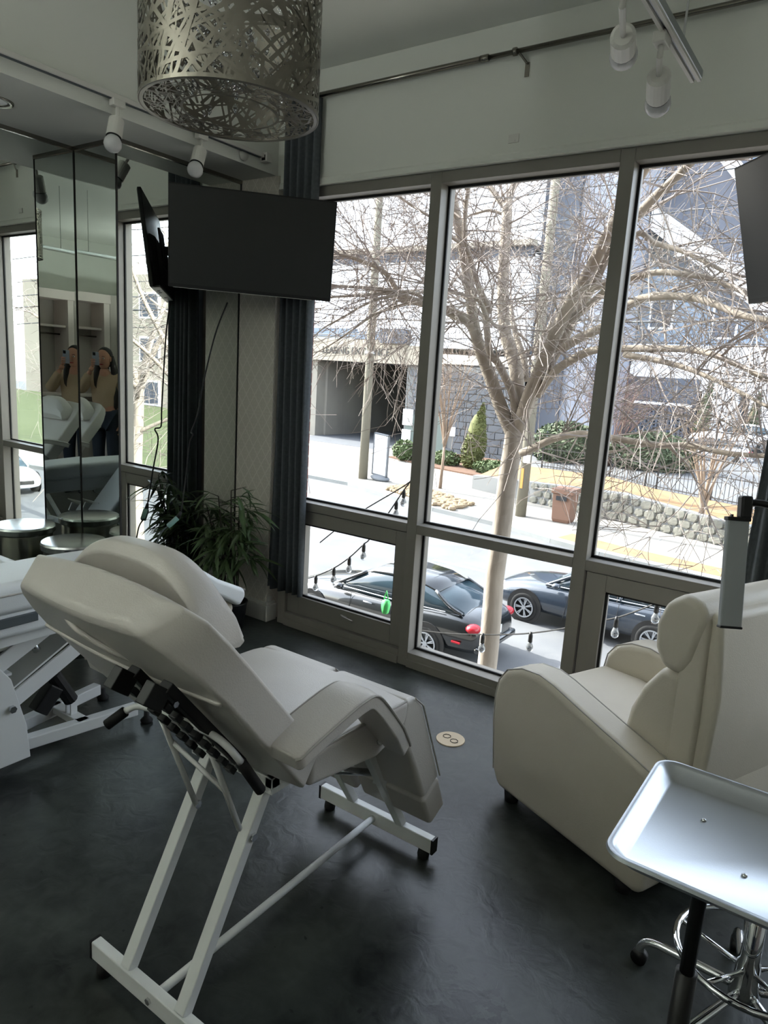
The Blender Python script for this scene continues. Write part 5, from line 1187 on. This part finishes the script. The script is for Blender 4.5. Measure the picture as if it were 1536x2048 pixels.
for k in range(7):
    a = 2*math.pi*k/7; b0 = Vector((px+.035*math.cos(a), py+.035*math.sin(a), .12)); tip = Vector((px+.15*math.cos(a+.3)*rng.uniform(.4,1), py-.05+.13*math.sin(a+.3)*rng.uniform(.4,1), rng.uniform(.60,.90)))
    pts = bez([b0, b0.lerp(tip,.5)+Vector((0,0,.05)), tip], 5); q = MB(); q.tube(pts, [.008-.005*i/(len(pts)-1) for i in range(len(pts))], 7); q.build('cane', 'stem', PB, smooth=True)
    for j in range(7):
        t = .42+.58*j/6; i0 = min(int(t*(len(pts)-1)), len(pts)-1); p = pts[i0]; ba = rng.uniform(0, 2*math.pi); bd_ = Vector((math.cos(ba), math.sin(ba), .25)); bl = rng.uniform(.04,.12)
        e = p+bd_*bl
        e.x = max(e.x, -3.20); e.y = min(e.y, 2.95)
        q = MB(); q.tube([p, e], [.0025,.0012], 4); q.build('branch', 'stem', PB)
        for m_ in range(6):
            if nl_ >= 290: break
            nl_ += 1
            o = bpy.data.objects.new('leaf', lm_[rng.randrange(3)]); COL.objects.link(o); o.parent = PB; s0 = p.lerp(e, rng.uniform(.4,1)); o.location = s0 - ORG[PB.name]
            o.rotation_euler = (rng.uniform(-.7,.6), rng.uniform(-.5,.5), ba - math.pi/2 + rng.uniform(-1.1,1.1)); sc_ = rng.uniform(.8,1.25); o.scale = (sc_*1.25, sc_*1.1, sc_)
            tp = s0 + Matrix.Rotation(o.rotation_euler.z, 3, 'Z') @ Vector((0, .13*sc_, 0))
            if tp.x < -3.26 or tp.y > 3.05: o.rotation_euler.z = math.atan2(-(px+.25-s0.x), (py-.35-s0.y)) + rng.uniform(-.6,.6)
# ------------------------------------------------------------------ out-of-view uplights added to brighten the ceiling and room
for k_, (x, y, lab) in enumerate(((-2.75, -1.35, 'added fill uplight, out of view behind the photographer near the long mirror'), (.9, -1.35, 'added fill uplight, out of view behind the photographer near the cabinet'))):
    mat('fill_diffuser_%d' % k_, '#f3f7f4', .5, emis=FILL_EMIT[k_])
    R = root('fill_uplight', (x, y, 0), lab, 'lamp', 'added fill uplights')
    q = MB(); q.lathe([(.001,0),(.15,0),(.15,.015),(.02,.03),(.001,.03)], 28, (x,y,0)); q.build('base', 'white_metal', R, smooth=True)
    q = MB(); q.tube([(x,y,.02), (x,y,1.74)], .012, 10); q.build('pole', 'white_metal', R, smooth=True)
    q = MB(); q.lathe([(.03,1.72),(.10,1.75),(.19,1.83),(.20,1.84),(.186,1.84),(.10,1.765),(.03,1.735)], 32, (x,y,0), closed=True); q.build('bowl', 'white_metal', R, smooth=True)
    q = MB(); q.lathe([(.001,1.795),(.14,1.795),(.14,1.805),(.001,1.805)], 32, (x,y,0)); q.build('light_disc', 'fill_diffuser_%d' % k_, R)
# ------------------------------------------------------------------ shelving seen in the mirrors
SU = root('shelf_unit', (2.1, -.9, 0), 'pale built-in shelving behind the photographer seen in the mirror', 'shelving')
def sb(name, m, *bx):
    q = MB()
    for a, b in bx: q.box(a, b)
    return q.build(name, m, SU, bevel=.002)
sb('back_panel', 'shelf_back', ((2.26,-2.35,0), (2.30,.70,2.42)))
for y in (-1.36, -.68, .0, .66): sb('upright', 'shelf_frame', ((1.92,y-.045,0), (2.26,y+.045,2.36)))
sb('top_rail', 'shelf_frame', ((1.90,-1.41,2.30), (2.26,.71,2.42)))
sb('side_panel', 'shelf_back', ((1.92,-2.35,0), (2.26,-1.41,2.42)))
for y0, y1 in ((-1.31,-.73), (-.63,-.05), (.05,.61)):
    for z in (.45, 1.0, 1.93): sb('shelf', 'shelf_frame', ((1.98,y0-.004,z), (2.26,y1+.004,z+.03)))
    q = MB(); q.tube([(2.12,y0,1.84), (2.12,y1,1.84)], .012, 8); q.build('hanging_rail', 'nickel', SU, smooth=True)
# dark counter beside it
CT = root('storage_cabinet', (.9, -2.1, 0), 'low dark storage cabinet against the back wall', 'cabinet')
q = MB(); q.box((-.4,-2.38,.08), (1.6,-1.95,.86)); q.build('body', 'facade_dark', CT, bevel=.004)
q = MB(); q.box((-.42,-2.39,.86), (1.62,-1.93,.90)); q.build('worktop', 'trim_white', CT, bevel=.004)
for k in range(4):
    q = MB(); q.box((-.39+k*.5,-1.955,.10), (.09+k*.5,-1.935,.84)); d_ = q.build('door', 'facade_dark', CT, bevel=.003)
    q = MB(); q.tube([(.05+k*.5,-1.925,.55), (.05+k*.5,-1.925,.70)], .006, 6); q.build('handle', 'nickel', d_)

# ------------------------------------------------------------------ the photographer, seen only in the mirrors
FW = Vector((math.sin(YAW), math.cos(YAW), 0)); LF = Vector((-FW.y, FW.x, 0))
def W(a, b, z): return LF*(a-.115) - FW*b + Vector((0, 0, z))       # a: to her left, b: behind the lens, z: up
PS = root('person', tuple(W(.12, .30, 0)), 'woman in tan sweater and dark jeans holding up a phone', 'person')
def skin(name, pts, edges, rad, m, par=PS, sub=2, rootv=0):
    me = bpy.data.meshes.new(name); org = ORG[PS.name]
    me.from_pydata([tuple(Vector(p)-org) for p in pts], edges, [])
    o = bpy.data.objects.new(name, me); COL.objects.link(o); o.parent = par; ORG[o.name] = org
    md = o.modifiers.new('skin', 'SKIN'); md.use_smooth_shade = True
    sv = me.skin_vertices[0].data
    for i, r in enumerate(rad): sv[i].radius = (r, r) if not hasattr(r, '__len__') else r; sv[i].use_root = (i == rootv)
    s = o.modifiers.new('sub', 'SUBSURF'); s.levels = sub; s.render_levels = sub
    me.materials.append(MATS[m]); return o
J = dict(pel=W(.12,.30,.93), sp=W(.12,.295,1.10), ch=W(.12,.285,1.27), nk=W(.12,.275,1.40), nk2=W(.125,.265,1.46),
    ls=W(.285,.285,1.335), le=W(.335,.31,1.07), lw=W(.335,.255,.84), rs=W(-.045,.275,1.335), re=W(-.115,.145,1.175), rw=W(.050,.075,1.415),
    lh=W(.205,.30,.88), lk=W(.205,.28,.49), la=W(.20,.315,.09), rh=W(.035,.30,.88), rk=W(.035,.275,.49), ra=W(.035,.315,.09))
bk_ = ['pel','sp','ch','nk','nk2','ls','le','lw','rs','re','rw','lh','lk','la','rh','rk','ra']; ix = {k: i for i, k in enumerate(bk_)}
E_ = [(ix[a], ix[b]) for a, b in (('pel','sp'),('sp','ch'),('ch','nk'),('nk','nk2'),('ch','ls'),('ls','le'),('le','lw'),('ch','rs'),('rs','re'),('re','rw'),('pel','lh'),('lh','lk'),('lk','la'),('pel','rh'),('rh','rk'),('rk','ra'))]
body = skin('body', [J[k] for k in bk_], E_, [.13,.115,.12,.052,.050,.055,.040,.027,.055,.040,.027,.085,.058,.040,.085,.058,.040], 'skin')
tk = ['pel2','sp','ch','ls','le','lw2','rs','re','rw2']; J['pel2'] = W(.12,.30,.95); J['lw2'] = J['lw'].lerp(J['le'], .06); J['rw2'] = J['rw'].lerp(J['re'], .10); tx = {k: i for i, k in enumerate(tk)}
skin('sweater', [J[k] for k in tk], [(tx[a], tx[b]) for a, b in (('pel2','sp'),('sp','ch'),('ch','ls'),('ls','le'),('le','lw2'),('ch','rs'),('rs','re'),('re','rw2'))], [(.17,.14),(.155,.13),(.155,.13),.075,.062,.042,.075,.064,.042], 'sweater')
jk = ['pel','lh','lk','la2','rh','rk','ra2']; J['la2'] = J['la']+Vector((0,0,.03)); J['ra2'] = J['ra']+Vector((0,0,.03)); jx = {k: i for i, k in enumerate(jk)}
skin('jeans', [J[k] for k in jk], [(jx[a], jx[b]) for a, b in (('pel','lh'),('lh','lk'),('lk','la2'),('pel','rh'),('rh','rk'),('rk','ra2'))], [.145,.10,.072,.055,.10,.072,.055], 'jeans')
for k in ('la', 'ra'):
    a = J[k]; q = MB(); q.tube([a-FW*.06+Vector((0,0,-.045)), a+Vector((0,0,-.035)), a+FW*.10+Vector((0,0,-.055)), a+FW*.17+Vector((0,0,-.065))], [.03,.045,.04,.022], 12); q.build('shoe', 'rubber', PS, smooth=True)
# head
hc = W(.135, .245, 1.555); hq = FW*.75 - LF*.0; hf = (FW*1.0 + Vector((0,0,-.08)) - LF*.05).normalized(); hl = Vector((0,0,1)).cross(hf).normalized(); hu = hf.cross(hl)
MH = Matrix(((hl.x, hf.x, hu.x, hc.x), (hl.y, hf.y, hu.y, hc.y), (hl.z, hf.z, hu.z, hc.z), (0,0,0,1)))  # x: her left, y: face forward, z: up
q = MB(MH); rs = []
for z, wx, wf, wb in ((-.115,.022,.062,-.0),(-.105,.040,.080,.02),(-.075,.056,.088,.045),(-.035,.068,.090,.075),(.005,.073,.088,.090),(.045,.072,.084,.095),(.080,.062,.068,.085),(.105,.040,.040,.060),(.116,.012,.010,.02)):
    rs.append([(wx*math.sin(t), (wf if math.cos(t) > 0 else wb)*math.cos(t), z) for t in [2*math.pi*k/16 for k in range(16)]])
q.rings(rs); q.build('head', 'skin', PS, smooth=True, sub=1)
q = MB(MH); q.tube([(0,.088,.012),(0,.100,-.015),(0,.108,-.030),(0,.094,-.038)], [.006,.009,.012,.008], 8); q.build('nose', 'skin', PS, smooth=True)
for s in (-1, 1):
    q = MB(MH); q.sph((s*.030,.082,.008), (.013,.008,.008), 10, 6); e_ = q.build('eye', 'trim_white', PS, smooth=True)
    q = MB(MH); q.sph((s*.030,.0885,.008), (.006,.003,.006), 8, 5); q.build('iris', 'hair', e_, smooth=True)
    q = MB(MH); q.tube([(s*.014,.091,.027),(s*.030,.090,.031),(s*.046,.080,.026)], [.002,.0035,.002], 6); q.build('eyebrow', 'hair', PS)
    q = MB(MH); q.sph((s*.074,-.005,-.005), (.010,.020,.032), 8, 6); q.build('ear', 'skin', PS, smooth=True)
q = MB(MH); q.tube([(-.024,.082,-.062),(0,.093,-.061),(.024,.082,-.062)], [.003,.0065,.003], 8); q.build('mouth', 'tail_red', PS, smooth=True)
q = MB(MH); rs = []
for z, wx, wf, wb in ((-.10,.070,-.02,.085),(-.06,.080,-.01,.100),(-.01,.085,.01,.108),(.03,.085,.030,.110),(.065,.080,.068,.105),(.095,.066,.062,.090),(.120,.040,.038,.060),(.130,.012,.012,.02)):
    rs.append([(wx*math.sin(t), (wf*math.cos(t) if math.cos(t) > 0 else wb*math.cos(t))+(-.012), z) for t in [2*math.pi*k/18 for k in range(18)]])
q.rings(rs); q.build('hair', 'hair', PS, smooth=True, sub=1)
for pts in ([(.075,-.03,.03),(.090,-.02,-.10),(.110,-.01,-.25),(.125,.02,-.42),(.120,.03,-.58)], [(.05,-.09,.0),(.07,-.09,-.15),(.09,-.07,-.32),(.10,-.03,-.50)], [(-.075,-.02,.03),(-.085,.0,-.10),(-.085,.045,-.24),(-.07,.075,-.36)], [(-.03,-.10,.0),(-.04,-.10,-.18),(-.03,-.09,-.36)]):
    q = MB(MH); P = bez(pts, 4); n_ = len(P); q.tube(P, [.030*(.7+.6*math.sin(math.pi*i/(n_-1)))*(1 if i < n_-1 else .2) for i in range(n_)], 8); q.build('hair_lock', 'hair', PS, smooth=True)
# hands
def hand(wrist, pdir, fdir, ndir, curl, name='hand', s=1.0):
    # pdir: wrist to knuckles; fdir: across the palm toward the thumb; ndir: palm normal
    q = MB(); c = Vector(wrist); q.rings([[c+pdir*t+fdir*w*a+ndir*.011*b for a, b in ((-1,-1),(1,-1),(1,1),(-1,1))] for t, w in ((-.01,.022),(.03,.036),(.085,.040))]); o = q.build(name, 'skin', PS, smooth=True, sub=1)
    for k, (off, L) in enumerate(((.029,.072),(.010,.080),(-.010,.074),(-.028,.058))):
        p = c+pdir*.083+fdir*off; pts = [p-pdir*.01]; d = pdir.copy(); 
        for j in range(3):
            d = (d*math.cos(curl[j]) + ndir*math.sin(curl[j])).normalized(); p = p + d*L*(.45,.32,.23)[j]; pts.append(p)
        f = MB(); f.tube(bez(pts, 3), [.0088]*4+[.0082]*3+[.0072]*2+[.005], 8); f.build('finger', 'skin', o, smooth=True)
    p = c+pdir*.03+fdir*.034; d = (pdir*.5+fdir*.75+ndir*.25).normalized(); f = MB(); f.tube(bez([p-fdir*.012, p+d*.03, p+d*.045+pdir*.02+ndir*.01, p+d*.05+pdir*.042+ndir*.02], 3), [.012]*4+[.0105]*3+[.009]*2+[.006], 8); f.build('thumb', 'skin', o, smooth=True)
    return o
pd = (J['lw']-J['le']).normalized(); hand(J['lw']+pd*.005, pd, FW.copy(), (-LF).copy(), (.25,.35,.3))
# phone just behind the lens, held in the right hand
PH = root('phone', tuple(-CF*.03), 'silver grey smartphone held up by the woman', 'phone')
MP = Matrix(((-CR.x, CF.x, CU.x, 0), (-CR.y, CF.y, CU.y, 0), (-CR.z, CF.z, CU.z, 1.6), (0,0,0,1)))   # x: her left, y: forward, z: up, origin at the lens
ORG[PH.name] = Vector((0,0,1.6))-CF*.03; PH.location = ORG[PH.name]
q = MB(MP); q.box((-.020,-.034,-.130), (.052,-.026,.018)); q.build('case', 'phone', PH, bevel=.004, seg=3)
q = MB(MP); q.box((-.014,-.0265,-.022), (.016,-.0235,.012)); q.build('camera_bump', 'phone_black', PH, bevel=.002)
for a, b in ((-.004,.0), (-.004,-.014), (.009,-.007)):
    q = MB(MP); q.tube([MP.inverted() @ (MP @ Vector((a,-.0236,b))), Vector((a,-.022,b))], .0055, 12); q.build('lens', 'phone_black', PH)
rp = (MP.to_3x3() @ Vector((.55,.10,.82))).normalized(); rf = (MP.to_3x3() @ Vector((-.80,0,.55))).normalized(); rn = rp.cross(rf).normalized()
q = MB(MP); q.rings([[(x-.018*a, y, z-.02*b) for a, b in ((-1,-1),(1,-1),(1,1),(-1,1))] for x, y, z in ((-.045,-.060,-.170),(-.030,-.045,-.135),(-.022,-.030,-.105))])
ho = q.build('hand', 'skin', PS, smooth=True, sub=1)
for k in range(4):
    z = -.070-.021*k; q = MB(MP); q.tube(bez([(-.028,-.040,z-.006),(-.030,-.022,z),(-.012,-.0165,z+.003),(.016-.003*k,-.0165,z+.004)], 3), [.009]*4+[.0085]*3+[.0075]*2+[.005], 8); q.build('finger', 'skin', ho, smooth=True)
q = MB(MP); q.tube(bez([(-.030,-.050,-.125),(-.018,-.052,-.095),(.004,-.045,-.070),(.018,-.042,-.060)], 3), [.011]*4+[.010]*3+[.0085]*2+[.006], 8); q.build('thumb', 'skin', ho, smooth=True)
q = MB(); q.tube([J['rw'], MP @ Vector((-.040,-.058,-.165))], [.027,.024], 12); q.build('wrist', 'skin', ho, smooth=True)
